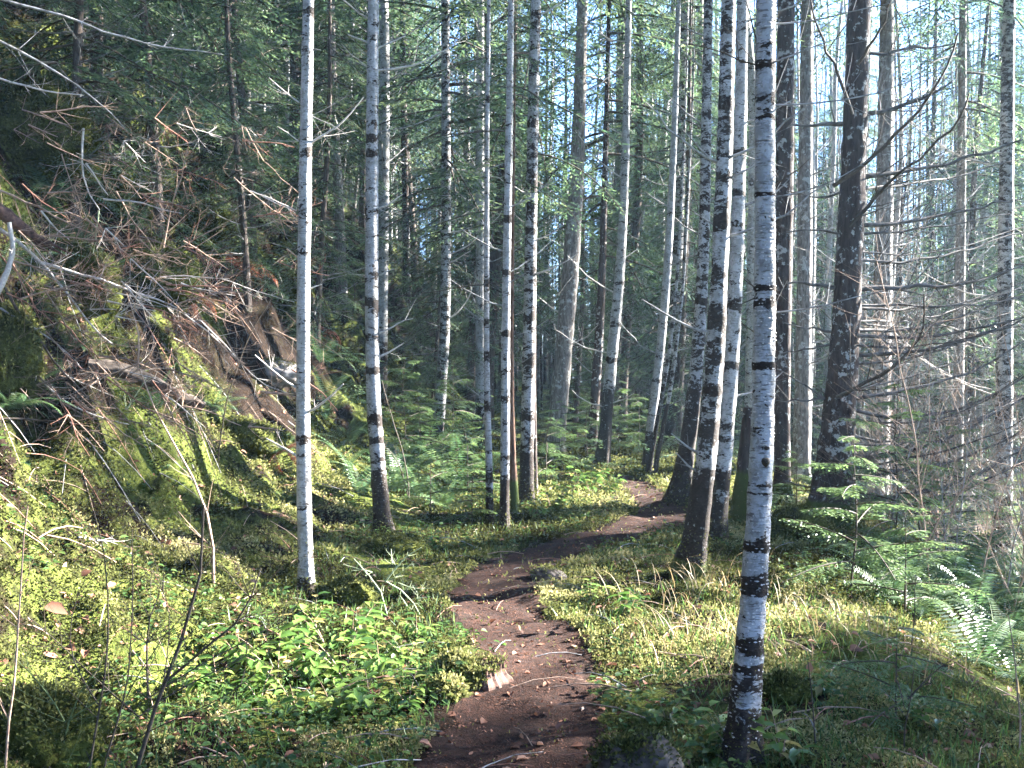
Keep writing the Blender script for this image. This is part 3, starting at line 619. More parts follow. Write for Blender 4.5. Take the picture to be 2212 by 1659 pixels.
trunk_tree('broken_snag', 'moss covered broken trunk standing behind the nearest white birch', 'snag',
           [(1606, 1150), (1608, 1050), (1613, 950), (1616, 880)], [46, 38, 30, 20], 'bark_dark', top=1.3, foot=0, moss_foot=0.75, seed=33, depth=9.6, sides=12)
trunk_tree('conifer_tree', 'tall grey trunk just right of the thickest dark trunk', 'conifer',
           [(1893, 1200), (1902, 900), (1908, 600), (1913, 300), (1916, 0)], [46, 40, 38, 33, 28], 'bark_grey', top=18, foot=0, stubs=18, stub_len=1.5, seed=34, depth=15)
trunk_tree('conifer_tree', 'thin grey trunk in the gully left of the white gully birch', 'conifer',
           [(2064, 1205), (2070, 900), (2074, 600), (2078, 300), (2080, 0)], [25, 23, 21, 18, 14], 'bark_grey', top=16, foot=0, stubs=16, stub_len=1.4, seed=35, depth=17)
trunk_tree('birch_tree', 'white flecked birch standing down in the gully among ferns', 'birch tree',
           [(2163, 1232), (2168, 1000), (2171, 700), (2174, 400), (2178, 100), (2180, 0)], [42, 36, 33, 30, 27, 24], 'birch_dark', top=16, rings=[(900, 14, .8), (650, 14, .8), (1100, 30, .7)], foot=0.7, stubs=16, stub_len=1.5, seed=36, depth=15.5, stub_mat=BR)
trunk_tree('broken_snag', 'short reddish broken stump in the gully under bare limbs', 'snag',
           [(2012, 1190), (2015, 1090), (2019, 1020), (2021, 986)], [26, 24, 23, 20], 'bark_red', top=1.9, foot=0, seed=37, depth=13.5, sides=10)
trunk_tree('slender_tree', 'brown mottled trunk on the hill side behind the two first birches', 'tree',
           [(940, 1010), (950, 900), (963, 700), (964, 450), (963, 200), (962, 0)], [30, 24, 22, 21, 19, 17], 'birch_dark', top=14, foot=0.3, stubs=5, stub_len=0.6, seed=38, depth=14.5, stub_mat=BR,
           branches=[dict(p=[(970, 365), (1020, 372), (1060, 380), (1087, 392)], r=.02, tw=3, m=BR), dict(p=[(970, 503), (1020, 493), (1080, 500)], r=.012, tw=3, m=BR), dict(p=[(965, 690), (995, 672), (1015, 640), (1025, 610)], r=.014, tw=3, m=BR)])

# ------------------------------------------------------------------ foliage prototypes
def rotz(a): c, s = math.cos(a), math.sin(a); return np.array([[c, -s, 0], [s, c, 0], [0, 0, 1.0]])
def roty(a): c, s = math.cos(a), math.sin(a); return np.array([[c, 0, s], [0, 1.0, 0], [-s, 0, c]])
def rotx(a): c, s = math.cos(a), math.sin(a); return np.array([[1.0, 0, 0], [0, c, -s], [0, s, c]])

def spray(rng, L, nlat=18, ql=0.14, qw=0.035, droop=0.25, wid=0.42, dens=1.0, mleaf=0, mwood=1, wood=True, tb0=0.5):
    """one flat hemlock branch: axis along +X, laterals left and right, needle tufts as small diamonds"""
    g = G()
    s = np.linspace(0, 1, 9); ax = np.stack([L * s, 0 * s, -droop * L * s ** 2 + 0.06 * L * s], 1)
    ax[:, 1] += (rng.random() - .5) * 0.2 * L * s ** 2
    if wood: tube(g, ax, L * 0.008 * (1.15 - s) + 0.002, 4, m=mwood, cap=False)
    P, D, Nn, Ln = [], [], [], []
    for k in range(nlat):
        t = 0.1 + 0.9 * (k + rng.random()) / nlat
        a0 = np.array([np.interp(t, s, ax[:, j]) for j in range(3)])
        for sd in (-1, 1):
            l = wid * L * (1 - t) ** 0.75 * rng.uniform(0.6, 1.1) + 0.06 * L
            if rng.random() < 0.12: continue
            ang = R(rng.uniform(42, 68)); d = np.array([math.cos(ang), sd * math.sin(ang), -rng.uniform(0.02, 0.35)]); d = d / np.linalg.norm(d)
            m = max(2, int(dens * l / (ql * 0.42)))
            u = (np.arange(m) + np.array([rng.random() for _ in range(m)])) / m
            sg = np.where(np.arange(m) % 2 == 0, 1, -1)
            p = a0 + d * (u * l)[:, None] + np.array([0, 0, -0.18 * l]) * (u ** 2)[:, None]
            lat = np.array([-d[1], d[0], 0])
            dd = norm(d[None] * np.array([rng.uniform(0.6, 1.2) for _ in range(m)])[:, None] + lat[None] * (sg * np.array([rng.uniform(0.3, 0.95) for _ in range(m)]))[:, None] + np.array([[0, 0, rng.uniform(-0.4, 0.15)] for _ in range(m)]))
            nn = norm(np.cross(dd, np.array([[rng.uniform(-.5, .5), rng.uniform(-.5, .5), 1.0] for _ in range(m)])))
            P.append(p); D.append(dd); Nn.append(nn); Ln.append(np.array([rng.uniform(0.6, 1.2) for _ in range(m)]) * (1 - 0.3 * u))
    P = np.concatenate(P); D = np.concatenate(D); Nn = np.concatenate(Nn); Ln = np.concatenate(Ln)
    tn = np.clip(tb0 + np.random.default_rng(rng.randint(0, 9999)).normal(0, 0.2, len(P)), 0, 1)
    diamonds(g, P, D, Nn, ql * Ln, qw, m=mleaf, tint=tn)
    return g

_rng = random.Random(7)
SPR = [spray(_rng, 2.0, 19, 0.13, 0.034, _rng.uniform(0.22, 0.5), 0.40) for _ in range(7)]
SPR_LO = [spray(_rng, 2.0, 9, 0.30, 0.075, _rng.uniform(0.2, 0.45), 0.36, wood=False) for _ in range(4)]

def conifer_proto(seed, H, h0, Lmax, r0, mat, dens=0.26, dead=26, lo=False, droop=0.1, sparse=0.0):
    rng = random.Random(seed)
    gt = G(); z = np.linspace(-0.3, H, 40)
    cx = (vnoise(z * 0.15, z * 0 + seed, 2) - 0.5) * 0.5; cy_ = (vnoise(z * 0.15, z * 0 + seed + 9, 2) - 0.5) * 0.5
    cx -= np.interp(0, z, cx); cy_ -= np.interp(0, z, cy_)
    rr = r0 * (1 - np.clip(z, 0, H) / H) ** 0.8 + 0.01
    rr = rr * (1 + 0.3 * np.exp(-np.clip(z, 0, 9) / 0.25))
    tube(gt, np.stack([cx, cy_, z], 1), rr, 6 if lo else 12, rough=0.05, seed=seed, mark=0.7 * sstep(0.6, 0.0, z))
    for k in range(dead):          # bare lower limbs grow out of the trunk's own mesh
        zz = rng.uniform(0.8, h0 + 3); a = rng.uniform(0, 6.28); l = rng.uniform(0.4, 1.6) * (0.7 if lo else 1)
        b = np.array([np.interp(zz, z, cx), np.interp(zz, z, cy_), zz]); u = np.linspace(0, 1, 6)[:, None]
        d = np.array([math.cos(a), math.sin(a), rng.uniform(-0.25, 0.2)])
        Q = b + d * l * u + np.array([0, 0, rng.uniform(-0.1, 0.45) * l]) * u ** 2
        tube(gt, Q, (0.012 + 0.006 * rng.random()) * (1 - 0.75 * u[:, 0]), 4, cap=False, m=1)
        if not lo:
            for _ in range(rng.randint(2, 5)):
                j = rng.randint(1, 5); d2 = norm(d + np.array([rng.uniform(-1, 1), rng.uniform(-1, 1), rng.uniform(-.3, .8)]))
                tube(gt, Q[j] + d2 * l * rng.uniform(.2, .45) * np.linspace(0, 1, 4)[:, None], 0.005 * (1 - .6 * np.linspace(0, 1, 4)), 3, cap=False, m=1)
    gc = G(); zz = h0
    while zz < H - 0.3:
        f = (zz - h0) / (H - h0)
        L = Lmax * (1 - f) ** 0.7 * min(1, 0.45 + f * 3.0) * rng.uniform(0.55, 1.15) + 0.25
        if rng.random() > sparse:
            a = rng.uniform(0, 6.28); sp = rng.choice(SPR_LO if lo else SPR); k = L / 2.0
            Mx = rotz(a) @ roty(rng.uniform(-0.15, 0.3) + droop) @ rotx(rng.uniform(-.35, .35)) * k
            Mx = Mx @ np.diag([1, rng.uniform(0.8, 1.3), 1])
            gc.merge(sp, Mx, (np.interp(zz, z, cx), np.interp(zz, z, cy_), zz), tint=rng.uniform(-0.3, 0.3))
        zz += dens * rng.uniform(0.5, 1.5)
    return gt, gc

def build_conifer(name, gt, gc, mat, label, cat, group, loc, rz=0, s=1.0, leaf='needle'):
    root = empty(name, loc, rz, s); tag(root, label, cat, group)
    gt.build('trunk', [M[mat], M['twig_grey']], root)
    if gc is not None: gc.build('crown', [M[leaf], M['twig_dark']], root)
    return root

# two leafy hemlocks in the photo's upper middle, other forest conifers as copies of a few builds
PROTO = []
TALL = []
specs = [(101, 17, 2.4, 2.7, 0.10, 'bark', .13), (102, 20, 3.6, 2.9, 0.115, 'bark_grey', .14), (103, 14, 1.2, 2.5, 0.085, 'bark', .13), (104, 18, 4.5, 2.6, 0.085, 'bark_dark', .15), (105, 21, 6.5, 2.6, 0.115, 'bark_grey', .17), (106, 11, 0.7, 2.1, 0.07, 'bark', .11)]
for sp_ in specs:
    gt, gc = conifer_proto(sp_[0], sp_[1], sp_[2], sp_[3], sp_[4], sp_[5], sp_[6])
    root = empty('conifer_tree', (0, 0, -50)); gt.build('trunk', [M[sp_[5]], M['twig_grey']], root); gc.build('crown', [M['needle'], M['twig_dark']], root)
    PROTO.append(root)
# bare, pale stemmed alders for the depth of the wood
for sd in (201, 202):
    rng = random.Random(sd); gt = G(); z = np.linspace(-0.3, 17, 60); cx = (vnoise(z * .2, z * 0 + sd, 4) - .5) * .7; cx -= np.interp(0, z, cx)
    P = np.stack([cx, cx * .4, z], 1); rr = 0.085 * (1 - np.clip(z, 0, 17) / 17) ** .8 + .008
    tube(gt, P, rr, 12, rough=.05, seed=sd, mark=np.maximum(1.1 * sstep(1.2, 0.2, z), 0))
    root = empty('birch_tree', (0, 0, -50)); gt.build('trunk', [M['birch' if sd == 201 else 'birch_pale']], root)
    gb = G()
    for k in range(46):
        zz = rng.uniform(2.0, 16); a = rng.uniform(0, 6.28); l = rng.uniform(.5, 1.8) * (1 - zz / 24); i = int(np.argmin(abs(z - zz))); u = np.linspace(0, 1, 6)[:, None]
        Q = P[i] + np.array([math.cos(a), math.sin(a), rng.uniform(0.1, .6)]) * l * u + np.array([0, 0, .4 * l]) * u ** 2
        gb.merge(make_branch(Q, .012, rng, 5, l * .5, .5))
    gb.build('crown', [M['twig_grey']], root)
    PROTO.append(root)
for sd_ in (401, 402):
    gt, gc = conifer_proto(sd_, 23, 9.5, 4.8, .16, 'bark_dark', .11)
    root = empty('conifer_tree', (0, 0, -50)); gt.build('trunk', [M['bark_dark'], M['twig_grey']], root); gc.build('crown', [M['needle'], M['twig_dark']], root)
    PROTO.append(root)
N_CON = len(specs)
used = [False] * len(PROTO)
def plant(k, x, y, label, group, rz=None, s=1.0, cat=None, rng=random, z=None):
    o = PROTO[k] if not used[k] else copy_tree(PROTO[k]); used[k] = True
    o.location = (x, y, gz(x, y) - 0.05 if z is None else z); o.rotation_euler = (0, 0, rng.uniform(0, 6.28) if rz is None else rz); o.scale = (s, s, s)
    tag(o, label, cat or ('birch tree' if k in (6, 7) else 'conifer'), group)
    return o

def add_crown(label, h0, Lmax, seed, dens=.2, leaf='needle'):
    root, Q, rr, base, d = TREES[label]; rng = random.Random(seed); gc = G(); zz = h0; H = Q[-1, 2]
    while zz < H - .2:
        i = int(np.argmin(abs(Q[:, 2] - zz))); f = (zz - h0) / (H - h0); L = Lmax * (1 - f) ** .6 * min(1, .55 + f * 3) * rng.uniform(.6, 1.15) + .25
        gc.merge(rng.choice(SPR), rotz(rng.uniform(0, 6.28)) @ roty(rng.uniform(-.1, .4)) @ rotx(rng.uniform(-.35, .35)) * (L / 2), Q[i], tint=rng.uniform(-.3, .3)); zz += dens * rng.uniform(.5, 1.5)
    gc.build('crown', [M[leaf], M['twig_dark']], root)
for lb, h0, L_, sd_ in [('dark straight conifer trunk right behind the nearest white birch', 6.5, 2.8, 1), ('bluish grey straight trunk left of the thickest dark trunk', 7.5, 2.8, 2), ('tall grey trunk just right of the thickest dark trunk', 8, 3, 3),
                        ('thin grey trunk in the gully left of the white gully birch', 7, 2.6, 4), ('dark leaning hemlock trunk in shade behind the path bend', 3.0, 2.4, 5), ('stout grey ridged trunk leaning right, beyond the half brown birch', 8, 3, 6), ('thickest dark trunk with pale lichen and many long bare limbs', 7.0, 3.4, 7),
                        ('slim dark stem right behind the half brown birch', 3.6, 1.7, 8), ('brown mottled trunk on the hill side behind the two first birches', 3.4, 2.4, 9), ('thin reddish bare sapling with yellow moss foot between two birches', 2.9, 1.1, 10)]:
    add_crown(lb, h0, L_, sd_)

# named conifers one can pick out
nrng = random.Random(3)
plant(2, -0.8, 19.5, 'leafy hemlock whose dark boughs hang behind the thinnest birch pole', None, s=1.0, rng=nrng)
plant(0, 3.9, 21.5, 'hemlock with drooping boughs directly behind the mottled birch with black foot', None, s=1.0, rng=nrng)
plant(5, 2.9, 17.5, 'small dense dark hemlock in shade beyond the path bend', None, s=0.8, rng=nrng)
plant(2, -3.9, 18.0, 'leafy hemlock far up the hillside right behind the slim white birch', None, s=1.0, rng=nrng)
plant(5, -5.7, 10.2, 'dark hemlock on top of the bank with boughs over dead branches', None, s=1.0, rng=nrng)
plant(2, -4.75, 8.3, 'hemlock at the picture edge whose dark boughs hang over the upper bank', None, s=1.0, rng=nrng)
plant(2, 9.4, 20.5, 'hemlock with sunlit boughs rising behind the white gully birch', None, s=0.95, rng=nrng)

for x, y, k, s_, lb in [(-3.9, 9.0, 5, .62, 'low hemlock on the bank top above the dead branches, nearest of the row'), (-3.7, 10.6, 5, .7, 'low hemlock on the bank top above the tangled twigs, second of the row'), (-3.1, 11.8, 5, .55, 'small hemlock on the bank behind the grey brown boulder'), (-4.9, 7.6, 5, .8, 'dark hemlock shading the top corner of the bank'),
                        (-2.6, 13.4, 5, .6, 'small hemlock on the bank just right of the slim white birch'), (-3.6, 14.0, 2, .7, 'taller hemlock on the slope a little left of the slim white birch'), (-1.2, 15.0, 5, .5, 'small hemlock at the hill foot left of the thin birch poles'), (-5.0, 12.2, 2, .8, 'hemlock with dark boughs crowning the bank'), (-6.2, 11.5, 5, 1., 'dense hemlock on the skyline of the bank')]:
    plant(k, x, y, lb, None, s=s_, rng=nrng)
# the wood behind: individual trees on a jittered scatter, none standing on the path or in front of the picked-out trunks
frng = random.Random(21)
def zone(x, y):
    toe = -1.25 + 0.10 * min(12, max(0, y - 8.5))
    if x < toe - 0.5: return 'hill'
    if x > 3.4: return 'gully'
    return 'flat'
placed = []
def free(x, y, dmin):
    return all((x - a) ** 2 + (y - b) ** 2 > dmin * dmin for a, b in placed)
LAB = {('hill', 0): 'distant conifer among the dense trunks climbing the hillside', ('hill', 1): 'distant pale bare birch among conifers on the hillside',
       ('flat', 0): 'distant conifer in the wood straight beyond the path bend', ('flat', 1): 'distant pale bare birch straight beyond the path bend',
       ('gully', 0): 'distant slim conifer in the sunlit stand beyond the gully', ('gully', 1): 'distant pale bare birch in the sunlit stand beyond the gully'}
GRP = {('hill', 0): 'conifers on the hillside', ('hill', 1): 'birches on the hillside', ('flat', 0): 'conifers beyond the bend', ('flat', 1): 'birches beyond the bend', ('gully', 0): 'conifers beyond the gully', ('gully', 1): 'birches beyond the gully'}
cnt = 0; tries = 0
while cnt < 285 and tries < 9000:
    tries += 1
    y = 15 + 36 * frng.random() ** 0.8; x = frng.uniform(-0.62, 0.66) * y
    if not free(x, y, 1.15 + 0.012 * y): continue
    # the sky gap in the photo's upper middle
    a = x / y
    gap = 0.015 < a < 0.1 or 0.365 < a < 0.41
    if gap and frng.random() < .4: continue
    if 3.4 < x < 13 and y < 22 and frng.random() < .8: continue
    if 1.5 < x < 3.4 and y < 17: continue
    placed.append((x, y)); zn = zone(x, y)
    sunny = x > 3.5 and y < 30 and x > (y - 15) * .25
    birch = frng.random() < ((.85 if y < 21 else .5) if sunny else 0.2)
    k = frng.choice((6, 7)) if birch else frng.choice((0, 0, 1, 3, 4, 2, 2, 5))
    plant(k, x, y, LAB[(zn, int(birch))], GRP[(zn, int(birch))], s=frng.uniform(.75, 1.2) * ((.38 if a < .11 else .55) if gap else 1), rng=frng); cnt += 1

# unseen conifers added on the sunny side to break up the low sun
SHADE = [(13.88, 9.76, 9, 0.51, 4.25), (9.58, 13.7, 8, 1.09, 0.87), (12.01, 8.0, 8, 0.52, 3.16), (14.32, 14.04, 8, 0.61, 4.61), (6.05, 6.81, 5, 0.6, 2.12), (22.3, 16.1, 2, 1.06, 2.92), (14.88, 8.86, 9, 0.57, 5.49), (17.0, 14.48, 2, 0.86, 5.42), (23.4, 16.79, 2, 1.04, 5.81)]
srng = random.Random(9)
for x, y, k, s, rz in SHADE:
    plant(k, x, y, 'unseen conifer added in the gully to break up the sun', 'unseen conifers added to break up the sun', rz=rz, s=s, rng=srng)
for x, y, k in [(-5, 6.8, 8), (-7.5, 9, 9), (-4.2, 2.5, 9), (-6.5, 3.5, 8), (-10, 7, 8), (-10, 12, 9), (-2, -2.5, 8), (1.5, -3.5, 9), (4, -1.5, 8), (-4.5, -1, 9), (6, -5, 9), (0, -7, 8), (-6, -5, 8), (3.9, 2.2, 9), (6.5, -.5, 9), (10.5, .5, 8), (13.8, -.9, 9), (17.9, 6.7, 8)]:  # unseen tall conifers, added so their crowns close off the open sky
    plant(k, x, y, 'unseen tall conifer added around the camera to block skylight', 'unseen tall conifers added to block skylight', rng=srng)

# far-off wood that reads as one mass
FL = [conifer_proto(300 + k, 20 + 2 * k, 4.5 + k, 2.8, 0.16, 'bark', .36, 8, lo=True) for k in range(3)]
gt_, gc_ = G(), G(); frng = random.Random(5)
for k in range(300):
    y = frng.uniform(46, 80); x = frng.uniform(-0.72, 0.75) * y
    a, b = frng.choice(FL); s = frng.uniform(.8, 1.15) * (.4 if 0.02 < x / y < 0.09 or 0.365 < x / y < 0.415 else 1); Mx = rotz(frng.uniform(0, 6.28)) * s; z = gz(x, y)
    gt_.merge(a, Mx, (x, y, z)); gc_.merge(b, Mx, (x, y, z), tint=frng.uniform(-.2, .2))
prng = random.Random(12)
for k in range(520):
    y = prng.uniform(24, 60); x = prng.uniform((-.2 if k % 3 else -.6) if k < 330 else .22, .66) * y; z = gz(x, y); H_ = prng.uniform(9, 17); zz = np.linspace(-.3, H_, 9); r_ = prng.uniform(.045, .085)
    tube(gt_, np.stack([x + (vnoise(zz * .2, zz * 0 + k, 3) - .5) * .6, y + 0 * zz, z + zz], 1), r_ * (1 - zz / H_ * .85), 6, m=2 if prng.random() < .6 else 0, mark=sstep(1.5, .2, zz) + .5 * (vnoise(zz * 1.3, zz * 0 + k, 8) > .6))
    for j in range(prng.randint(3, 8)):
        h0 = prng.uniform(1.5, 8); a = prng.uniform(0, 6.28); l = prng.uniform(.4, 1.4); u = np.linspace(0, 1, 4)[:, None]
        tube(gt_, np.array([x, y, z + h0]) + np.array([math.cos(a), math.sin(a), prng.uniform(-.1, .4)]) * l * u + np.array([0, 0, .3 * l]) * u ** 2, .014 * (1 - .7 * u[:, 0]), 3, m=1, cap=False)
root = empty('distant_wood', (0, 0, 0)); tag(root, 'far off wall of conifers closing the view between the trunks', 'wood', kind='stuff')
gt_.build('trunk', [M['bark_grey'], M['twig_grey'], M['birch_pale']], root)['kind'] = 'stuff'; gc_.build('crown', [M['needle'], M['twig_dark']], root)['kind'] = 'stuff'

# ------------------------------------------------------------------ ground cover
rs = np.random.default_rng(44)
def scatter(nc, y0, y1, fall=1.6, xw=0.62):
    """random points over the visible ground, thinner with distance"""
    u = rs.random(nc); p = 1 - fall
    y = (y0 ** p + u * (y1 ** p - y0 ** p)) ** (1 / p) if abs(p) > 1e-6 else y0 * (y1 / y0) ** u
    x = rs.uniform(-1, 1, nc) * (xw * y + 0.25)
    return x, y
def gnormal(x, y, e=0.05):
    dx = (ground(x + e, y) - ground(x - e, y)) / (2 * e); dy = (ground(x, y + e) - ground(x, y - e)) / (2 * e)
    return norm(np.stack([-dx, -dy, np.ones_like(dx)], 1))

# moss: tiny leaf tufts
x, y = scatter(330000, 2.3, 17, 0.75)
inside = pip(x, y)
cov = fbm(x * 1.1, y * 1.1, 71) * .65 + fbm(x * 5, y * 5, 72) * .35
hl = sstep(.35, 1.2, ground(x, y)) * sstep(-1.2, -2.2, x); bs = sstep(.7, 1.5, ground(x, y)) * sstep(-1.4, -2.4, x) * sstep(.40, .58, fbm(x * 1.7, y * 1.7, 61)); keep = (cov > 0.40 + .04 * hl + .2 * bs) & (~inside | (rs.random(len(x)) < 0.05)); x, y, cov = x[keep], y[keep], cov[keep]
nr = gnormal(x, y); z = gsurf(x, y)
K = 3; g = G()
for k in range(K):
    d = norm(nr * 0.6 + rs.normal(0, 0.75, (len(x), 3))); d = norm(d + nr * np.clip(0.15 - (d * nr).sum(1, keepdims=True), 0, 1))
    sd = norm(np.cross(d, rs.normal(0, 1, (len(x), 3))))
    sc = (0.005 + 0.0028 * y) * rs.uniform(0.6, 1.3, len(x))
    p = np.stack([x, y, z], 1) + rs.normal(0, 0.01, (len(x), 3)) * (y / 4)[:, None]
    tint = np.clip(0.42 + 1.5 * (fbm(x * 0.9 + 50, y * 0.9, 90) - 0.5) + 1.0 * (fbm(x * 3.1, y * 3.1, 95) - .5) + rs.normal(0, .16, len(x)) - .3 * hl[keep], 0, 1)
    diamonds(g, p, d, sd, sc, sc * 0.5, tint=tint)
tag(g.build('moss', M['moss']), 'yellow green moss carpeting the forest floor', 'moss', kind='stuff')

# dead leaf and needle litter
g = G()
x, y = scatter(130000, 2.3, 13.5, 0.9, 0.5); ins = pip(x, y); keep = ins | (rs.random(len(x)) < .34); x, y, ins = x[keep], y[keep], ins[keep]
z = gsurf(x, y) + np.where(ins, .012, .006); nr = gnormal(x, y)
d = norm(rs.normal(0, 1, (len(x), 3)) * np.array([1, 1, .35])); sd = norm(np.cross(d, nr + rs.normal(0, .35, nr.shape)))
ln = rs.uniform(.005, .022, len(x)) + .02 * (rs.random(len(x)) < .06) * (0.8 + y * .03)
diamonds(g, np.stack([x, y, z], 1), d, sd, ln, ln * rs.uniform(.15, .6, len(x)), tint=np.clip(rs.normal(.36, .22, len(x)), 0, 1))
x, y = scatter(1500, 2.4, 13, 0.8, 0.56); z = gsurf(x, y) + .015; d = norm(rs.normal(0, 1, (len(x), 3)) * np.array([1, 1, .3])); nr = gnormal(x, y)
leaves(g, np.stack([x, y, z], 1), d, nr + rs.normal(0, .3, nr.shape), rs.uniform(.03, .065, len(x)), rs.uniform(.025, .045, len(x)), tint=np.clip(rs.normal(.6, .25, len(x)), 0, 1), fold=.3, droop=.25)
tag(g.build('leaf_litter', M['litter']), 'brown fallen leaves and needles strewn over path and moss', 'leaf litter', kind='stuff')

# dead sticks and needleless twigs lying about, mostly on the bank
g = G(); drng = random.Random(77); nst = 0
while nst < 800:
    y = 2.6 + 10 * drng.random() ** 1.2; x = drng.uniform(-.6, .5) * y; onb = x < -1.7
    if pip(np.array([x]), np.array([y]))[0] and drng.random() < .8: continue
    if (not onb or gz(x, y) < .8) and drng.random() < .72: continue
    z = float(gsurf(np.array([x]), np.array([y]))[0]); a = drng.gauss(.3, 1.0) if onb else drng.uniform(0, 3.14); l = drng.uniform(.08, .45); d = np.array([math.cos(a), math.sin(a) * .8, 0]); e = gz(x + d[0] * l, y + d[1] * l) - gz(x, y)
    u = np.linspace(0, 1, 4)[:, None]; P = np.array([x, y, z + .012]) + d * l * u + np.array([0, 0, e + drng.uniform(-.02, .1) * l]) * u + np.array([0, 0, .08 * l]) * np.sin(3.1 * u)
    tube(g, P, drng.uniform(.0018, .005) * (1 - .5 * u[:, 0]), 4, m=drng.choice((0, 0, 1, 2)), cap=False); nst += 1
tag(g.build('dead_sticks', [M['twig_tan'], M['twig_red'], M['twig_grey']]), 'small dead sticks strewn over bank and forest floor', 'sticks', kind='stuff')

# small green herbs and seedlings
g = G(); x, y = scatter(9000, 2.4, 16, 0.9, .58); c = fbm(x * .8 + 9, y * .8, 33) - .16 * (x < -1.5); keep = (c > .5) & ~pip(x, y); x, y = x[keep], y[keep]
for k in range(4):
    h = rs.uniform(.01, .09, len(x)); a = rs.uniform(0, 6.28, len(x)); p = np.stack([x + rs.normal(0, .03, len(x)), y + rs.normal(0, .03, len(x)), gsurf(x, y) + h], 1)
    d = np.stack([np.cos(a), np.sin(a), rs.uniform(-.2, .5, len(x))], 1); ln = rs.uniform(.012, .05, len(x)) * (0.8 + .04 * y)
    leaves(g, p, d, np.stack([rs.normal(0, .3, len(x)), rs.normal(0, .3, len(x)), np.ones(len(x))], 1), ln, ln * .62, tint=np.clip(rs.normal(.5, .22, len(x)), 0, 1))
tag(g.build('ground_cover', M['herb']), 'small green leafy herbs dotted through the moss', 'ground cover', kind='stuff')

# short green grass in patches
g = G(); x, y = scatter(26000, 2.4, 13, 0.9, .58); c = fbm(x * .7 + 31, y * .7, 123) + .07 * (x > .6); keep = (c > .52) & ~pip(x, y) & (x > -1.5); x, y = x[keep], y[keep]; n_ = len(x)
d = norm(np.stack([rs.normal(0, .45, n_), rs.normal(0, .45, n_), np.ones(n_)], 1)); ln = rs.uniform(.03, .11, n_); diamonds(g, np.stack([x, y, gsurf(x, y)], 1), d, norm(np.cross(d, rs.normal(0, 1, (n_, 3)))), ln, .004 + .0006 * y, tint=np.clip(rs.normal(.5, .25, n_), 0, 1), mid=.35)
tag(g.build('grass', M['herb']), 'short green grass blades growing in patches through the moss', 'grass', kind='stuff')

# dry grass on the right verge
g = G()
def grass_at(px, py, n, spread, hgt):
    c = hit(px, py)
    for k in range(int(n * 1.1)):
        bx, by = c[0] + rs.normal(0, spread), c[1] + rs.normal(0, spread); b = np.array([bx, by, gz(bx, by)]); a = rs.uniform(0, 6.28); h = hgt * rs.uniform(.5, 1.2); ln = rs.uniform(.3, 1.0) * h
        u = np.linspace(0, 1, 6); dr = np.array([math.cos(a), math.sin(a), 0])
        P = b + dr * (ln * u ** 1.6)[:, None] + np.array([0, 0, 1.0]) * (h * (u * 1.25 - .75 * u ** 3 * rs.uniform(.5, 1.4)))[:, None]
        sd = np.array([-dr[1], dr[0], 0]) + rs.normal(0, .4, 3); sd = sd / np.linalg.norm(sd); w = .0035 * (1 - .8 * u)[:, None]
        V = np.concatenate([P - sd * w, P + sd * w]); q = [(i, i + 1, i + 7, i + 6) for i in range(5)]
        g.add(V, q, tint=rs.uniform(0, 1))
for px, py, n_, sp_, h_ in [(1480, 1330, 26, .16, .28), (1530, 1400, 20, .2, .25), (1420, 1360, 14, .15, .22), (1680, 1300, 20, .2, .22), (1760, 1330, 24, .25, .2), (1860, 1370, 26, .25, .22), (1930, 1390, 20, .25, .22), (1500, 1270, 20, .15, .3), (1560, 1290, 18, .18, .25), (1700, 1400, 14, .25, .2), (1340, 1310, 8, .1, .25), (2000, 1450, 16, .3, .2), (1590, 1260, 16, .2, .25), (1450, 1420, 14, .2, .18)]:
    grass_at(px, py, n_, sp_, h_)
tag(g.build('dry_grass', M['grass']), 'bent straw coloured grass blades on the sunny verge', 'dry grass', kind='stuff')

# ------------------------------------------------------------------ ferns
def fern_proto(seed, nfr=13, L=0.75, mat='fern', arch=1.0, stand=0.9):
    rng = random.Random(seed); g = G()
    for k in range(nfr):
        a = 6.28 * (k + rng.uniform(-.3, .3)) / nfr; l = L * rng.uniform(.7, 1.15); el = rng.uniform(.75, 1.25) * stand
        s = np.linspace(0, 1, 28); th = el - arch * rng.uniform(1.0, 1.6) * s ** 1.3
        dr = np.array([math.cos(a), math.sin(a), 0]); P = np.zeros((28, 3)); P[1:] = np.cumsum(np.stack([np.cos(th[1:]) * dr[0], np.cos(th[1:]) * dr[1], np.sin(th[1:])], 1) * l / 27, 0)
        T = norm(np.gradient(P, axis=0)); sd = np.array([-dr[1], dr[0], 0.0]) + np.array([0, 0, rng.uniform(-.3, .3)]); sd = sd / np.linalg.norm(sd)
        tube(g, P, .0028 * (1.1 - s), 3, m=1, cap=False)
        prof = np.minimum(1, s / .18) ** .6 * (1 - s) ** .55; prof = np.clip(prof, .05, 1)
        for sg in (-1, 1):
            idx = np.arange(2, 28); ii = np.repeat(idx, 1)
            d = norm(sd[None] * sg + T[ii] * .28 + np.array([0, 0, -.18]))
            nn = norm(T[ii] + 0.15 * np.random.default_rng(seed + k).normal(0, 1, (len(ii), 3)))
            diamonds(g, P[ii], d, nn, l * .15 * prof[ii] + .006, l * .025, tint=np.clip(.45 + np.random.default_rng(seed * 7 + k).normal(0, .12, len(ii)) + rng.uniform(-.25, .3), 0, 1), mid=.3)
    return g
FERN = [fern_proto(1).mesh('fern', [M['fern'], M['twig_green']]), fern_proto(2, 10, .85).mesh('fern', [M['fern'], M['twig_green']]), fern_proto(3, 16, .65, arch=.8).mesh('fern', [M['fern'], M['twig_green']])]
FDEAD = fern_proto(4, 11, .6, arch=2.0, stand=.5).mesh('dead_fern', [M['fern_dead'], M['twig_tan']])
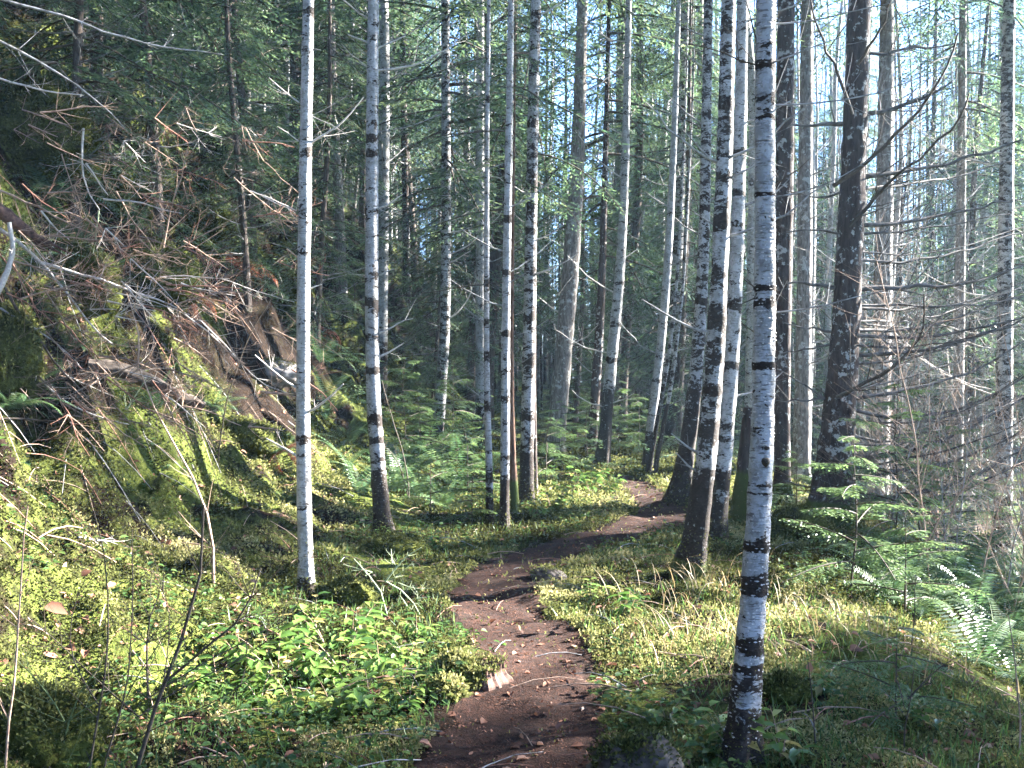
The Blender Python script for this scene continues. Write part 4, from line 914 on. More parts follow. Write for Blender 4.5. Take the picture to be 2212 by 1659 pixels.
def put(me, name, pos, label, cat, rng, s=1.0, group=None, tilt=(0, 0)):
    o = bpy.data.objects.new(name, me); COL.objects.link(o); o.location = pos; o.rotation_euler = (tilt[0], tilt[1], rng.uniform(0, 6.28)); s *= 1.15; o.scale = (s, s, s)
    return tag(o, label, cat, group)
frn = random.Random(8)
GF = 'sword ferns in the gully'; BF = 'sword ferns on the bank'
for px, py, s, lab in [(2150, 1400, .85, 'grey green sword fern arching over the gully edge at the picture border'), (2100, 1330, .8, 'sword fern with arched fronds just above the border fern'), (2030, 1290, .8, 'sword fern below the sunlit hemlock sapling'),
                       (2190, 1320, .9, None), (2110, 1260, .9, None), (2010, 1240, .9, None), (2200, 1250, 1., None), (2080, 1230, .9, None), (1960, 1260, .7, None), (1880, 1235, .8, None), (1925, 1290, .75, None), (2060, 1280, .85, None), (2140, 1310, .9, None), (2180, 1370, .85, None), (1985, 1330, .7, None), (2120, 1440, .75, None), (2195, 1480, .8, 'lowest sword fern by the picture border with sunlit frond tips')]:
    p = hit(px, py); put(frn.choice(FERN), 'sword_fern', p - np.array([0, 0, .02]), lab or 'shaded sword fern in the gully thicket', 'fern', frn, s, GF)
for px, py, s, lab in [(905, 1075, .8, 'sunlit sword fern right of the blotched second birch'), (960, 1095, .8, 'sword fern with long bright frond near the thinnest birch pole'), (740, 1030, .8, 'sword fern between the first two birches, low on the bank'), (755, 960, .8, 'sword fern between the first two birches, higher on the bank'), (880, 980, .8, None), (700, 900, .8, None), (870, 900, .7, None), (930, 940, .7, None),
                       (860, 1030, .95, None), (920, 1010, 1., None), (980, 1060, .9, None), (840, 1060, .8, None), (1000, 950, 1., None), (770, 1060, .8, None), (945, 960, 1., None), (1050, 1020, .8, None), (300, 500, .8, 'dark sword fern hanging from the overhanging bank'), (410, 640, .7, 'sword fern drooping under the bank overhang'), (590, 980, .55, 'small sword fern at the slim white birch'), (620, 1090, .5, None), (520, 420, .6, None), (1010, 1000, .8, None), (690, 780, .7, None), (840, 840, .6, None), (590, 640, .6, None)]:
    p = hit(px, py); put(frn.choice(FERN), 'sword_fern', p - np.array([0, 0, .02]), lab or 'green sword fern among others on the mossy bank', 'fern', frn, s, BF, (0, .35))
for k in range(26):
    px, py = frn.uniform(0, 640), frn.uniform(120, 900)
    if py < 330 and px > 300: continue
    p = hit(px, py)
    if p[1] > 11: continue
    put(frn.choice(FERN), 'sword_fern', p - np.array([0, 0, .02]), 'green sword fern among others on the mossy bank', 'fern', frn, frn.uniform(.4, .75), BF, (0, .45))
for px, py, s, lab in [(700, 735, .75, 'rust red dead fern lit beside the slim white birch'), (520, 600, .9, 'dark red dead fern hanging under the overhang'), (385, 660, .7, 'brown red dead fern left of the overhang'), (610, 1000, .6, 'red brown dead fern at the foot of the bank')]:
    p = hit(px, py); put(FDEAD, 'dead_fern', p + np.array([.03, -.06, .12]), lab, 'fern', frn, s, 'dead ferns', (0, .5))

# ------------------------------------------------------------------ young hemlocks
def sapling_proto(seed, H=1.1, nb=14, L0=.5):
    rng = random.Random(seed); gw, gl = G(), G(); z = np.linspace(-.05, H, 12); cx = (vnoise(z * 2, z * 0 + seed, 2) - .5) * .12; cx -= cx[0]
    P = np.stack([cx, cx * .5, z], 1); tube(gw, P, .009 * (1 - .8 * np.clip(z / H, 0, 1)), 6)
    for k in range(nb):
        f = (k + .5) / nb; zz = H * (.12 + .85 * f); L = L0 * (1 - f) ** .6 * rng.uniform(.7, 1.2) + .1
        sp = spray(rng, L, 22, .045, .013, .2, .38, dens=1.3, tb0=.55)
        gl.merge(sp, rotz(2.4 * k + rng.uniform(-.4, .4)) @ roty(rng.uniform(-.35, .15)) @ rotx(rng.uniform(-.2, .2)), (np.interp(zz, z, cx), np.interp(zz, z, cx) * .5, zz))
    return gw, gl
SAP = [sapling_proto(k, H, nb, L) for k, H, nb, L in ((1, 1.15, 15, .62), (2, .8, 11, .5), (3, 1.6, 17, .7))]
SAPM = [(a.mesh('stem', [M['twig_dark']]), b.mesh('foliage', [M['needle_bright'], M['twig_dark']])) for a, b in SAP]
def sap(k, pos, label, rng, s=1.0, group=None, cat='hemlock sapling'):
    r = empty('hemlock_sapling', pos, rng.uniform(0, 6.28), s); tag(r, label, cat, group)
    for nm, me in zip(('stem', 'foliage'), SAPM[k]):
        o = bpy.data.objects.new(nm, me); COL.objects.link(o); o.parent = r
    return r
srn = random.Random(4)
sap(0, hit(1838, 1285), 'sunlit bright hemlock sapling with feathery flat boughs on the verge', srn, 1.05)
sap(1, hit(1955, 1335), 'small hemlock sapling with lit drooping tips below the bright one', srn, .95)
SB = 'hemlock saplings under the birches'
for px, py, k, s in [(900, 1020, 0, 1), (980, 1010, 2, .9), (1010, 1065, 1, 1), (1180, 1050, 1, 1.1), (1215, 1015, 0, .9), (1270, 1000, 0, .9), (1340, 990, 2, .8), (930, 1110, 1, .8), (1020, 1130, 1, .7), (870, 1000, 2, .9), (1380, 985, 0, .9), (1240, 960, 2, 1)]:
    sap(k, hit(px, py), 'green hemlock sapling in the undergrowth between the birches', srn, s, SB)
for px, py, k, s in [(2180, 1230, 2, 1.0), (2100, 1200, 2, 1.1), (1990, 1190, 0, 1.2), (2050, 1215, 2, 1.), (1720, 1120, 1, .9), (1930, 1195, 2, 1)]:
    sap(k, hit(px, py), 'shaded hemlock sapling growing down in the gully', srn, s, 'hemlock saplings in the gully')
for px, py, k, s in [(760, 700, 2, 1), (850, 760, 2, 1), (700, 560, 2, 1.1), (640, 480, 2, 1), (900, 830, 2, 1), (560, 300, 2, 1.2)]:
    sap(k, hit(px, py), 'green hemlock sapling on the upper bank behind the first birches', srn, s, 'hemlock saplings on the bank')
sap(1, hit(1935, 1560), 'low dark feathery hemlock seedling in the foreground moss', srn, .6)

# undergrowth far back, where single plants can no longer be told apart
g = G(); urng = random.Random(31)
for k in range(420):
    y = 13.5 + 26 * urng.random() ** 1.3; x = urng.uniform(-.62, .66) * y
    if y < 16 and pip(np.array([x]), np.array([y]))[0]: continue
    z = gz(x, y); a0 = urng.uniform(0, 6.28); h = urng.uniform(.4, 1.5)
    for j in range(urng.randint(5, 9)):
        zz = h * urng.uniform(.1, 1); Lb = urng.uniform(.3, .9) * (1.15 - zz / h * .7)
        g.merge(urng.choice(SPR_LO), rotz(a0 + 2.4 * j) @ roty(urng.uniform(-.3, .3)) * (Lb / 2), (x, y, z + zz), tint=urng.uniform(-.3, .35))
tag(g.build('undergrowth', [M['needle'], M['twig_dark']]), 'green thicket of young conifers and ferns deep in the wood', 'undergrowth', kind='stuff')

# ------------------------------------------------------------------ broadleaf shrubs
def shrub_proto(seed, ns=6, H=.3, n=9, ll=.07):
    rng = random.Random(seed); gw, gl = G(), G()
    for k in range(ns):
        a = rng.uniform(0, 6.28); h = H * rng.uniform(.5, 1.2); ln = H * rng.uniform(.2, .9); u = np.linspace(0, 1, 8); dr = np.array([math.cos(a), math.sin(a), 0])
        P = dr * (ln * u ** 1.4)[:, None] + np.array([0, 0, 1.]) * (h * (1.2 * u - .3 * u ** 2))[:, None] - np.array([0, 0, .03]); tube(gw, P, .0032 * (1.1 - u), 4, cap=False)
        for j in range(n):
            t = .2 + .8 * (j + rng.random() * .5) / n; p = np.array([[np.interp(t, u, P[:, c]) for c in range(3)]]); b = a + (1 if j % 2 else -1) * rng.uniform(.6, 1.5)
            d = np.array([[math.cos(b), math.sin(b), rng.uniform(-.25, .45)]])
            leaves(gl, p, d, np.array([[rng.uniform(-.35, .35), rng.uniform(-.35, .35), 1.]]), ll * rng.uniform(.65, 1.2), ll * rng.uniform(.42, .62), tint=min(1, max(0, rng.gauss(.58, .26))), fold=.22, droop=.25)
    return gw, gl
SH = [shrub_proto(1, 5, .26, 7, .10), shrub_proto(2, 5, .22, 7, .09), shrub_proto(3, 4, .36, 7, .11), shrub_proto(4, 4, .18, 6, .065)]
SHM = [(a.mesh('stem', [M['twig_tan']]), b.mesh('foliage', [M['salal']])) for a, b in SH]
def shrub(k, pos, label, rng, s=1.0, group=None):
    r = empty('leafy_shrub', pos, rng.uniform(0, 6.28), s); tag(r, label, 'shrub', group)
    for nm, me in zip(('stem', 'foliage'), SHM[k]):
        o = bpy.data.objects.new(nm, me); COL.objects.link(o); o.parent = r
hr = random.Random(6)
for px, py, k, s in [(520, 1440, 1, 1), (585, 1420, 0, .9), (650, 1400, 1, 1), (705, 1400, 2, .8), (760, 1400, 0, 1), (815, 1385, 1, .9), (600, 1480, 0, 1), (680, 1470, 1, 1), (745, 1470, 0, 1), (820, 1460, 1, 1), (880, 1440, 0, .8), (640, 1545, 3, 1.1), (720, 1545, 0, .9), (800, 1530, 1, .9), (560, 1520, 3, 1), (470, 1500, 3, 1.1), (410, 1500, 1, .8), (880, 1530, 3, 1), (900, 1380, 1, .8), (680, 1345, 1, .8)]:
    shrub(k, hit(px, py), 'bright green leafy shrub in the sunlit patch left of the path', hr, s, 'leafy shrubs left of the path')
for px, py, k, s in [(1235, 1070, 2, 1), (1275, 1060, 2, 1.1), (1310, 1065, 0, 1), (1250, 1045, 2, 1), (1290, 1040, 2, 1), (1190, 1100, 0, 1), (1160, 1120, 1, 1)]:
    shrub(k, hit(px, py), 'glossy leafy shrub catching sun at the bend of the path', hr, s, 'leafy shrubs at the bend')
for px, py, k, s, lab in [(1345, 1330, 2, .75, 'leafy shrub with red stems at the right path edge'), (1275, 1300, 0, .6, 'low dark leafy shrub just above the red stemmed one'), (1590, 1655, 0, .9, 'leafy shrub around the foot of the nearest white birch'), (1690, 1640, 3, 1.2, 'low broad leafed shrub right of the nearest birch foot'), (1760, 1500, 3, 1, 'leafy shrub in shade on the mossy verge'), (1800, 1245, 3, 1., 'pale leafed little shrub under the bright hemlock sapling'), (1010, 1120, 3, 1, 'dark leafy shrub at the foot of the thinnest birch pole'), (930, 1180, 3, 1, 'leafy shrub in shade between path and second birch'), (2000, 1570, 3, .9, 'leafy sprig on the shaded slope near the picture border'), (1440, 1560, 3, .9, 'small leafy shrub in the moss right of the path')]:
    shrub(k, hit(px, py), lab, hr, s)

# ------------------------------------------------------------------ bare shrubs and twigs in the foreground
def bare_plant(name, label, cat, stems, mat, depth=None, seed=1, twigs=6, tl=.25, up=.6, group=None):
    rng = random.Random(seed); b = hit(*stems[0][0][0][:2]); d = b[1] if depth is None else depth
    base = at(*stems[0][0][0][:2], d); base[2] = min(base[2], gz(base[0], base[1])) if depth is None else base[2]
    root = empty(name, base); tag(root, label, cat, group)
    for i, (pts, r) in enumerate(stems):
        P = np.array([at(p[0], p[1], d + (p[2] if len(p) > 2 else 0)) for p in pts]) - base
        if i == 0 or pts[0][1] > 1600: P = np.vstack([P[0] + [0, 0, -.25], P])
        make_branch(P, r, rng, twigs, tl, up, 6).build('stem' if i == 0 else 'branch', M[mat], root)
    return root
bare_plant('bare_shrub', 'dark forked leafless shrub in the bottom foreground with fine green twigs', 'shrub',
           [([(262, 1675), (283, 1599), (300, 1549), (320, 1509), (353, 1476), (400, 1439), (427, 1406), (447, 1339), (450, 1273), (447, 1173), (443, 1090)], .010), ([(353, 1476), (400, 1426, -.05), (500, 1359, -.1), (550, 1333, -.1), (573, 1296, -.1), (563, 1226, -.1)], .006), ([(320, 1509), (317, 1450, .05), (313, 1406, .05), (303, 1340, .1), (345, 1280, .1)], .005),
            ([(320, 1509), (420, 1440, .1), (560, 1370, .2), (690, 1300, .2)], .003), ([(300, 1549), (400, 1470, .1), (520, 1440, .15), (610, 1350, .2)], .003), ([(353, 1476), (370, 1380, .1), (380, 1300, .1), (330, 1230, .1)], .003), ([(300, 1549), (220, 1480, .1), (140, 1400, .1), (60, 1330, .1)], .003), ([(283, 1599), (360, 1560, -.1), (470, 1520, -.1), (560, 1450, -.1)], .003)], 'twig_dark', seed=41, twigs=14, tl=.24)
bare_plant('bare_shrub', 'thin bare stem curving up just left of the dark forked shrub', 'shrub', [([(187, 1675), (213, 1523), (247, 1406), (247, 1356), (233, 1206), (203, 1100)], .005), ([(213, 1523), (150, 1440), (140, 1300), (190, 1240)], .003)], 'twig_dark', seed=42, twigs=8, tl=.2)
bare_plant('bare_shrub', 'straight thin bare stem close behind the dark forked shrub', 'shrub', [([(213, 1675), (273, 1506), (287, 1340), (283, 1140)], .0045), ([(273, 1506), (330, 1400), (420, 1300)], .0025)], 'twig_dark', seed=43, twigs=7, tl=.2)
bare_plant('bare_shrub', 'tall single bare stem standing nearest the photo edge on the mossy slope', 'shrub', [([(5, 1660), (30, 1506), (43, 1306), (57, 1090)], .006)], 'twig_tan', seed=44, twigs=5, tl=.25)
bare_plant('bare_shrub', 'low spreading bare shrub of fine green twigs in the corner', 'shrub', [([(120, 1670), (140, 1560), (155, 1480), (210, 1440)], .005), ([(140, 1560), (100, 1480), (30, 1420)], .003), ([(140, 1560), (230, 1500), (330, 1450), (420, 1420)], .003)], 'twig_green', seed=45, twigs=10, tl=.22)
bare_plant('bare_shrub', 'pale forked leafless sapling lit by the sun beside the leafy shrubs', 'shrub',
           [([(842, 1336), (839, 1289), (832, 1256), (804, 1236), (784, 1223), (765, 1206)], .006), ([(832, 1256), (847, 1219), (870, 1203), (910, 1184)], .006), ([(847, 1219), (844, 1186)], .004), ([(804, 1236), (765, 1225), (740, 1219)], .0035), ([(832, 1256), (860, 1259), (887, 1266), (900, 1293), (914, 1336)], .0055), ([(860, 1259), (880, 1280), (905, 1282), (940, 1270)], .003), ([(900, 1293), (918, 1280), (930, 1290)], .003), ([(832, 1256), (870, 1240), (900, 1205)], .003)], 'twig_lime', seed=46, twigs=6, tl=.09)
bare_plant('bare_sapling', 'crooked brown sapling stem rising from moss up the bank', 'sapling',
           [([(453, 1256), (470, 1220), (490, 1173), (477, 1139), (450, 1090), (430, 1046), (383, 966), (347, 906), (320, 863), (297, 800)], .010), ([(297, 800), (303, 713), (280, 653)], .006), ([(300, 785), (255, 805), (207, 820), (180, 830)], .006), ([(347, 906), (390, 880), (440, 850)], .004)], 'twig_tan', seed=47, twigs=6, tl=.3)
bare_plant('bare_sapling', 'dark twisted sapling leaning left behind the second birch', 'sapling', [([(882, 1090), (885, 1040), (865, 960), (845, 900), (825, 820)], .009), ([(882, 1080), (870, 1020), (845, 970), (820, 955)], .007)], 'twig_dark', seed=48, twigs=5, tl=.3)
bare_plant('bare_sapling', 'thin dark sapling stem on the bank left of the slim white birch', 'sapling', [([(468, 1000), (475, 930), (500, 820), (530, 740), (600, 620)], .008), ([(475, 930), (540, 880), (640, 770)], .004)], 'twig_dark', seed=49, twigs=6, tl=.3)
bare_plant('bare_sapling', 'thin upright seedling stem in the shaded right foreground', 'sapling', [([(1768, 1610), (1758, 1560), (1752, 1500), (1745, 1430)], .005)], 'twig_dark', seed=50, twigs=3, tl=.12)
bare_plant('bare_sapling', 'thin forked seedling on the sunny verge below the bright hemlock', 'sapling', [([(1968, 1415), (1978, 1350), (1980, 1290), (1976, 1240)], .005), ([(1978, 1350), (1965, 1300), (1958, 1260)], .0025)], 'twig_dark', seed=51, twigs=4, tl=.15)
bare_plant('bare_sapling', 'thin seedling by the picture border on the shaded slope', 'sapling', [([(2205, 1640), (2203, 1520), (2195, 1420), (2180, 1330)], .006)], 'twig_tan', seed=52, twigs=4, tl=.15)
bare_plant('bare_sapling', 'thin upright seedling stem with few leaves near the border hemlock seedling', 'sapling', [([(1950, 1620), (1960, 1540), (1962, 1500), (1975, 1450)], .005), ([(1962, 1510), (2010, 1450), (2060, 1420)], .004)], 'twig_dark', seed=53, twigs=3, tl=.15)

# dead branches lying over the bank: laid on the slope, a hand's breadth above it
def on_bank(pts, off):
    out = []
    for p in pts:
        h = hit(*p[:2]); c = np.array([0, 0, CAM_H]); dd = np.linalg.norm(h - c); h = c + (h - c) * min(1, 7.5 / dd); dd = min(dd, 7.5); out.append(c + (h - c) * max(.3, 1 - (off + (p[2] if len(p) > 2 else 0)) / dd))
    out = np.array(out)
    # a stiff branch does not follow every bump: smooth its distance from the viewer's side
    c = np.array([0, 0, CAM_H]); dist = np.linalg.norm(out - c, axis=1)
    t = np.arange(len(dist)); fit = np.polyval(np.polyfit(t, dist, 1), t); lim = np.minimum(dist, fit)
    dirs = norm(out - c); return c + dirs * np.minimum(dist, .5 * fit + .5 * lim)[:, None]
FB = [([(-10, -5), (110, 27), (200, 55), (267, 83), (417, 107), (480, 117)], .014, 'twig_grey', 'long grey branch slanting across the top corner of the bank'),
      ([(-10, 85), (60, 120), (133, 160), (187, 200), (243, 243), (266, 280)], .014, 'twig_grey', 'grey branch sloping down below the long top one'),
      ([(-5, 168), (43, 187), (110, 196), (182, 204)], .012, 'twig_pale', 'short pale branch lying nearly level under the sloping grey one'),
      ([(180, 277), (167, 333), (170, 373), (197, 430), (213, 452)], .012, 'twig_pale', 'white curved branch hanging upright on the dark bank'),
      ([(-5, 410), (66, 442), (153, 480), (200, 506)], .013, 'twig_tan', 'tan branch sloping down above the pale broken root'),
      ([(-5, 492), (46, 524), (80, 562), (145, 635), (213, 720), (245, 750)], .018, 'twig_pale', 'thick pale branch running steeply down the bank'),
      ([(86, 566), (167, 590), (237, 610), (333, 643), (433, 693), (475, 742)], .016, 'twig_pale', 'long pale branch crossing the middle of the bank'),
      ([(10, 620), (60, 706), (110, 780), (170, 840), (240, 900)], .016, 'log', 'dark rotten branch leaning down at the photo edge'),
      ([(58, 730), (67, 800), (90, 840), (140, 873), (200, 900), (280, 918)], .013, 'twig_pale', 'whitened branch curving along the foot of the debris'),
      ([(213, 773), (250, 763), (300, 780), (367, 820), (412, 862)], .008, 'twig_tan', 'arched tan twig lying over the dark log'),
      ([(327, 850), (353, 850), (383, 833), (430, 836)], .008, 'twig_tan', 'short knobbly tan twig right of the dark log'),
      ([(273, 885), (296, 850), (318, 812)], .008, 'twig_lime', 'pale greenish stick standing out below the dark log'),
      ([(255, 882), (220, 880), (185, 873)], .008, 'twig_tan', 'small tan stick at the lower end of the whitened branch'),
      ([(213, 455), (208, 500), (203, 545)], .009, 'twig_lime', 'upright lichen covered stick in the tangle'),
      ([(353, 535), (362, 470), (372, 420), (402, 370), (405, 320)], .009, 'twig_tan', 'tall forked tan stem standing in the tangle'),
      ([(235, 525), (260, 495), (290, 465)], .008, 'twig_tan', 'tan stick pointing up right beside the hanging fern'),
      ([(0, 665), (60, 705), (120, 735), (180, 800)], .010, 'twig_grey', 'thin grey branch under the thick pale one'),
      ([(345, 555), (400, 530), (470, 490), (560, 440)], .006, 'twig_tan', 'thin tan branch rising right across the mossy overhang'),
      ([(540, 412), (600, 440), (640, 460)], .008, 'twig_pale', 'pale branch end pointing at the slim white birch'),
      ([(530, 275), (560, 340), (620, 400), (650, 420)], .007, 'twig_tan', 'tan bent branch on the upper bank near the slim birch'),
      ([(120, 700), (250, 640), (330, 560)], .007, 'twig_dark', 'dark stick lying across the pale branches'),
      ([(200, 600), (240, 560), (300, 545), (400, 560)], .007, 'twig_tan', 'tan branch arching over the middle tangle'),
      ([(430, 690), (500, 760), (560, 830), (620, 850)], .008, 'twig_pale', 'pale thin branch leading down to the rock'),
      ([(385, 1160), (440, 1190), (520, 1230), (560, 1250)], .012, 'log', 'brown stick lying on moss by the crooked sapling'),
      ([(0, 905), (110, 905), (190, 925), (280, 960)], .010, 'log', 'dark stick on the moss below the whitened branch'),
      ([(60, 965), (100, 930), (140, 915)], .006, 'twig_tan', 'tan bent stick on the mossy slope'),
      ([(170, 1160), (220, 1168), (270, 1168)], .006, 'twig_pale', 'short pale stick lying above the brightest moss')]
brn = random.Random(17)
for pts, r, mt, lab in FB:
    P = on_bank(pts, .10 if pts[0][1] < 900 else .03); base = P[0].copy()
    o = make_branch(P - base, r * .72, brn, int(7 + 5 * np.linalg.norm(P[-1] - P[0])), .22, .4).build('fallen_branch', M[mt], None, base)
    tag(o, lab, 'branch', 'dead branches on the bank')
for k in range(185):
    px, py = (brn.uniform(-20, 640), brn.uniform(230, 930)) if k < 140 else (brn.uniform(-20, 440), brn.uniform(480, 880))
    if py > 330 + 0.95 * (px) + 500 or px > 400 and brn.random() < .4: continue
    a = brn.gauss(.5, .42); l = brn.uniform(50, 170)
    pts = [(px + l * t * math.cos(a), py + l * t * math.sin(a) - 14 * math.sin(3 * t) * brn.uniform(-1, 1), brn.uniform(0, .05)) for t in (0, .35, .7, 1)]
    P = on_bank(pts, brn.uniform(.04, .2)); base = P[0].copy()
    o = make_branch(P - base, brn.uniform(.0035, .0075), brn, brn.randint(5, 11), .24, .35, 4, .9).build('bare_twig', M[brn.choice(('twig_tan', 'twig_red', 'twig_tan', 'twig_brown', 'twig_brown', 'twig_pale'))], None, base)
    tag(o, 'thin bare twig tangled with others over the dark bank', 'twig', 'tangled twigs on the bank')
# bare twigs rising from the gully thicket on the right
for k in range(40):
    px, py = brn.uniform(1900, 2260), brn.uniform(450, 1180); d = brn.uniform(8, 13); a = brn.uniform(-2.6, -.4); l = brn.uniform(.5, 1.3)
    b = at(px, py, d); u = np.linspace(0, 1, 5)[:, None]
    if k >= 36: continue
    b = np.array([b[0], b[1], gz(b[0], b[1])]); H = max(.8, min(4.2, at(px, py, d)[2] - b[2]))
    P = b + np.array([brn.uniform(-.4, .4), brn.uniform(-.3, .3), H]) * u + np.array([brn.uniform(-.6, .6), 0, 0]) * u ** 2
    o = make_branch(P - b, .008, brn, 30, .9, .5, sub=.95).build('bare_shrub', M[brn.choice(('twig_tan', 'twig_grey'))], None, b)
    tag(o, 'tall wispy leafless shrub among the bare limbs in the gully', 'shrub', 'wispy shrubs in the gully')

# ------------------------------------------------------------------ stumps, logs, rocks
def lump(name, label, cat, px, py, size, mat, seed, seg=(56, 34), rough=.42, sink=.42, parent=None, squash=(1, 1, 1), loc=None):
    p = hit(px, py) if loc is None else np.asarray(loc); th = np.linspace(0, 2 * math.pi, seg[0], endpoint=False); ph = np.linspace(0.02, math.pi - .02, seg[1]); PH, TH = np.meshgrid(ph, th, indexing='ij')
    d = np.stack([np.sin(PH) * np.cos(TH), np.sin(PH) * np.sin(TH), np.cos(PH)], -1)
    nz = fbm(d[..., 0] * 2.2 + d[..., 2] * 1.3 + seed, d[..., 1] * 2.2 - d[..., 2] + seed * 3, seed, 4) - .5
    nz = nz + .22 * (fbm(d[..., 0] * 7 + d[..., 2] * 4 + seed, d[..., 1] * 7 - d[..., 2] * 5, seed + 50, 3) - .5)
    V = d * (1 + rough * 2 * nz)[..., None] * size * np.array(squash)
    i = np.arange(seg[1] - 1)[:, None] * seg[0]; j = np.arange(seg[0])[None]; j2 = (j + 1) % seg[0]
    g = G(); g.add(V, np.stack([i + j, i + seg[0] + j, i + seg[0] + j2, i + j2], -1).reshape(-1, 4))
    return g, p + np.array([0, 0, size * squash[2] * (1 - 2 * sink)]), V.reshape(-1, 3), d.reshape(-1, 3)
def moss_cap(V, nrm_, rng, n, parent, up=.15, size=.02, tint=.45):
    ok = np.where(nrm_[:, 2] > up)[0]; ii = rng.choice(ok, n); p = V[ii] + rng.normal(0, .012, (n, 3)); d = norm(nrm_[ii] + rng.normal(0, .7, (n, 3))); sd = norm(np.cross(d, rng.normal(0, 1, (n, 3))))
    g = G(); s = size * rng.uniform(.6, 1.4, n); diamonds(g, p, d, sd, s, s * .5, tint=np.clip(tint + rng.normal(0, .18, n), 0, 1)); return g.build('moss_cap', M['moss'], parent)
mr = np.random.default_rng(3)
for px, py, size, sq, mat, lab, nm, cat, nmoss, seed, up in [
        (1362, 1690, .17, (1, .9, .85), 'log', 'dark rounded stump with moss top in the bottom foreground', 'mossy_stump', 'stump', 1500, 5, .35), (55, 1620, .2, (1.2, .8, .9), 'hummock', 'dark stump mound with mossy top in the bottom corner', 'mossy_stump', 'stump', 4200, 6, .1),
        (230, 420, .5, (1, .7, .7), 'hummock', 'mossy hummock in the middle of the dark bank', 'mossy_hummock', 'hummock', 4500, 21, -.3), (330, 620, .4, (1, .7, .8), 'hummock', 'mossy hummock under the hanging fern', 'mossy_hummock', 'hummock', 3600, 22, -.3), (160, 620, .38, (1, .7, .7), 'hummock', 'mossy hummock behind the thick pale branch', 'mossy_hummock', 'hummock', 3000, 23, -.3), (520, 960, .3, (1.3, .7, .6), 'hummock', 'mossy hummock low on the bank left of the slim birch', 'mossy_hummock', 'hummock', 2800, 24, -.3), (590, 815, .26, (1.3, .8, .6), 'rock', 'grey brown boulder behind the slim white birch', 'boulder', 'rock', 1800, 7, .35), (445, 520, .42, (.8, .8, 1.0), 'hummock', 'mossy overhanging hummock of roots on the bank', 'mossy_hummock', 'hummock', 5200, 8, -.3),
        (600, 640, .36, (.8, .7, .8), 'hummock', 'yellow mossy hummock left of the slim birch', 'mossy_hummock', 'hummock', 4200, 9, -.3), (20, 790, .3, (.7, .7, 1.2), 'hummock', 'yellow mossy hummock cut by the photo edge', 'mossy_hummock', 'hummock', 3000, 10, -.3),
        (70, 330, .6, (1, .8, .8), 'hummock', 'large green mossy hummock high on the dark bank', 'mossy_hummock', 'hummock', 6500, 11, -.3), (750, 1300, .17, (1.2, .9, .7), 'hummock', 'small moss hummock right of the slim birch foot', 'mossy_hummock', 'hummock', 1500, 12, -.1),
        (850, 1195, .2, (1.2, .9, .6), 'hummock', 'mossy hummock at the second birch foot', 'mossy_hummock', 'hummock', 1600, 13, -.1), (1180, 1250, .09, (1.5, .8, .7), 'log', 'small dark root knob at the right path edge', 'root_knob', 'root', 250, 14, .3),
        (1660, 1265, .12, (1.3, .9, .8), 'hummock', 'mossy knob between the nearest birch and close pair', 'mossy_hummock', 'hummock', 900, 15, .0), (820, 800, .4, (.8, .7, 1.1), 'hummock', 'leafy mossy hummock right of the second birch', 'mossy_hummock', 'hummock', 3600, 16, -.2),
        (1690, 1510, .12, (1, .8, .7), 'hummock', 'dark moss knob on the shaded verge', 'mossy_hummock', 'hummock', 700, 18, .2), (1720, 1155, .25, (1.3, .8, .8), 'hummock', 'green mossy mound at the foot of the thickest dark trunk', 'mossy_hummock', 'hummock', 1800, 19, -.1)]:
    g, loc, V, nn = lump(nm, lab, cat, px, py, size, mat, seed, squash=sq)
    o = g.build(nm, M[mat], None, loc); tag(o, lab, cat); moss_cap(V, nn, mr, int(nmoss * 1.4), o, up, .018 if size < .3 else .024, mr.uniform(.25, .5))

# the cut stump at the left path edge
p = hit(1040, 1466); r0 = 0.105; root = empty('cut_stump', p); tag(root, 'small weathered sawn stump lit by the sun at the left path edge', 'stump')
g = G(); th = np.linspace(0, 2 * math.pi, 49)[:-1]; rows = []
for zz, f in ((-.06, 1.5), (0, 1.3), (.02, 1.1), (.04, 1.0), (.06, .95)):
    rad = r0 * f * (1 + .09 * np.sin(5 * th + 1) + .06 * np.sin(13 * th) + .035 * np.sin(23 * th + 2)); rows.append(np.stack([rad * np.cos(th), rad * np.sin(th), zz + (0.05 * (vnoise(th * 6, th * 0, 3) - .5) + .012 * np.cos(th) if zz > .05 else 0) + 0 * th], 1))
V = np.concatenate(rows); q = np.concatenate([np.stack([np.arange(48) + 48 * k, (np.arange(48) + 1) % 48 + 48 * k, (np.arange(48) + 1) % 48 + 48 * (k + 1), np.arange(48) + 48 * (k + 1)], 1) for k in range(4)]); g.add(V, q, smooth=False)
g.build('side', M['cut'], root)
g = G(); top = rows[-1] * np.array([.985, .985, 1]); g.add(np.vstack([top, top * np.array([.5, .5, 1]) - [0, 0, .006], [[0, 0, .05]]]), np.stack([np.arange(48), (np.arange(48) + 1) % 48, (np.arange(48) + 1) % 48 + 48, np.arange(48) + 48], 1), [(48 + a, 48 + (a + 1) % 48, 96) for a in range(48)])
g.build('cut_face', M['cut'], root)
Vm = np.concatenate(rows[1:4]); sel = Vm[:, 0] < .01; moss_cap(Vm[sel], norm(Vm[sel] * [1, 1, 0] + [0, 0, .3]), mr, 2600, root, -1, .022, .5)
rim = rows[-1]; moss_cap(np.concatenate([rim, rim * [.7, .7, 1]]), np.tile([[0, 0, 1.]], (96, 1)), mr, 900, root, -1, .016, .45)
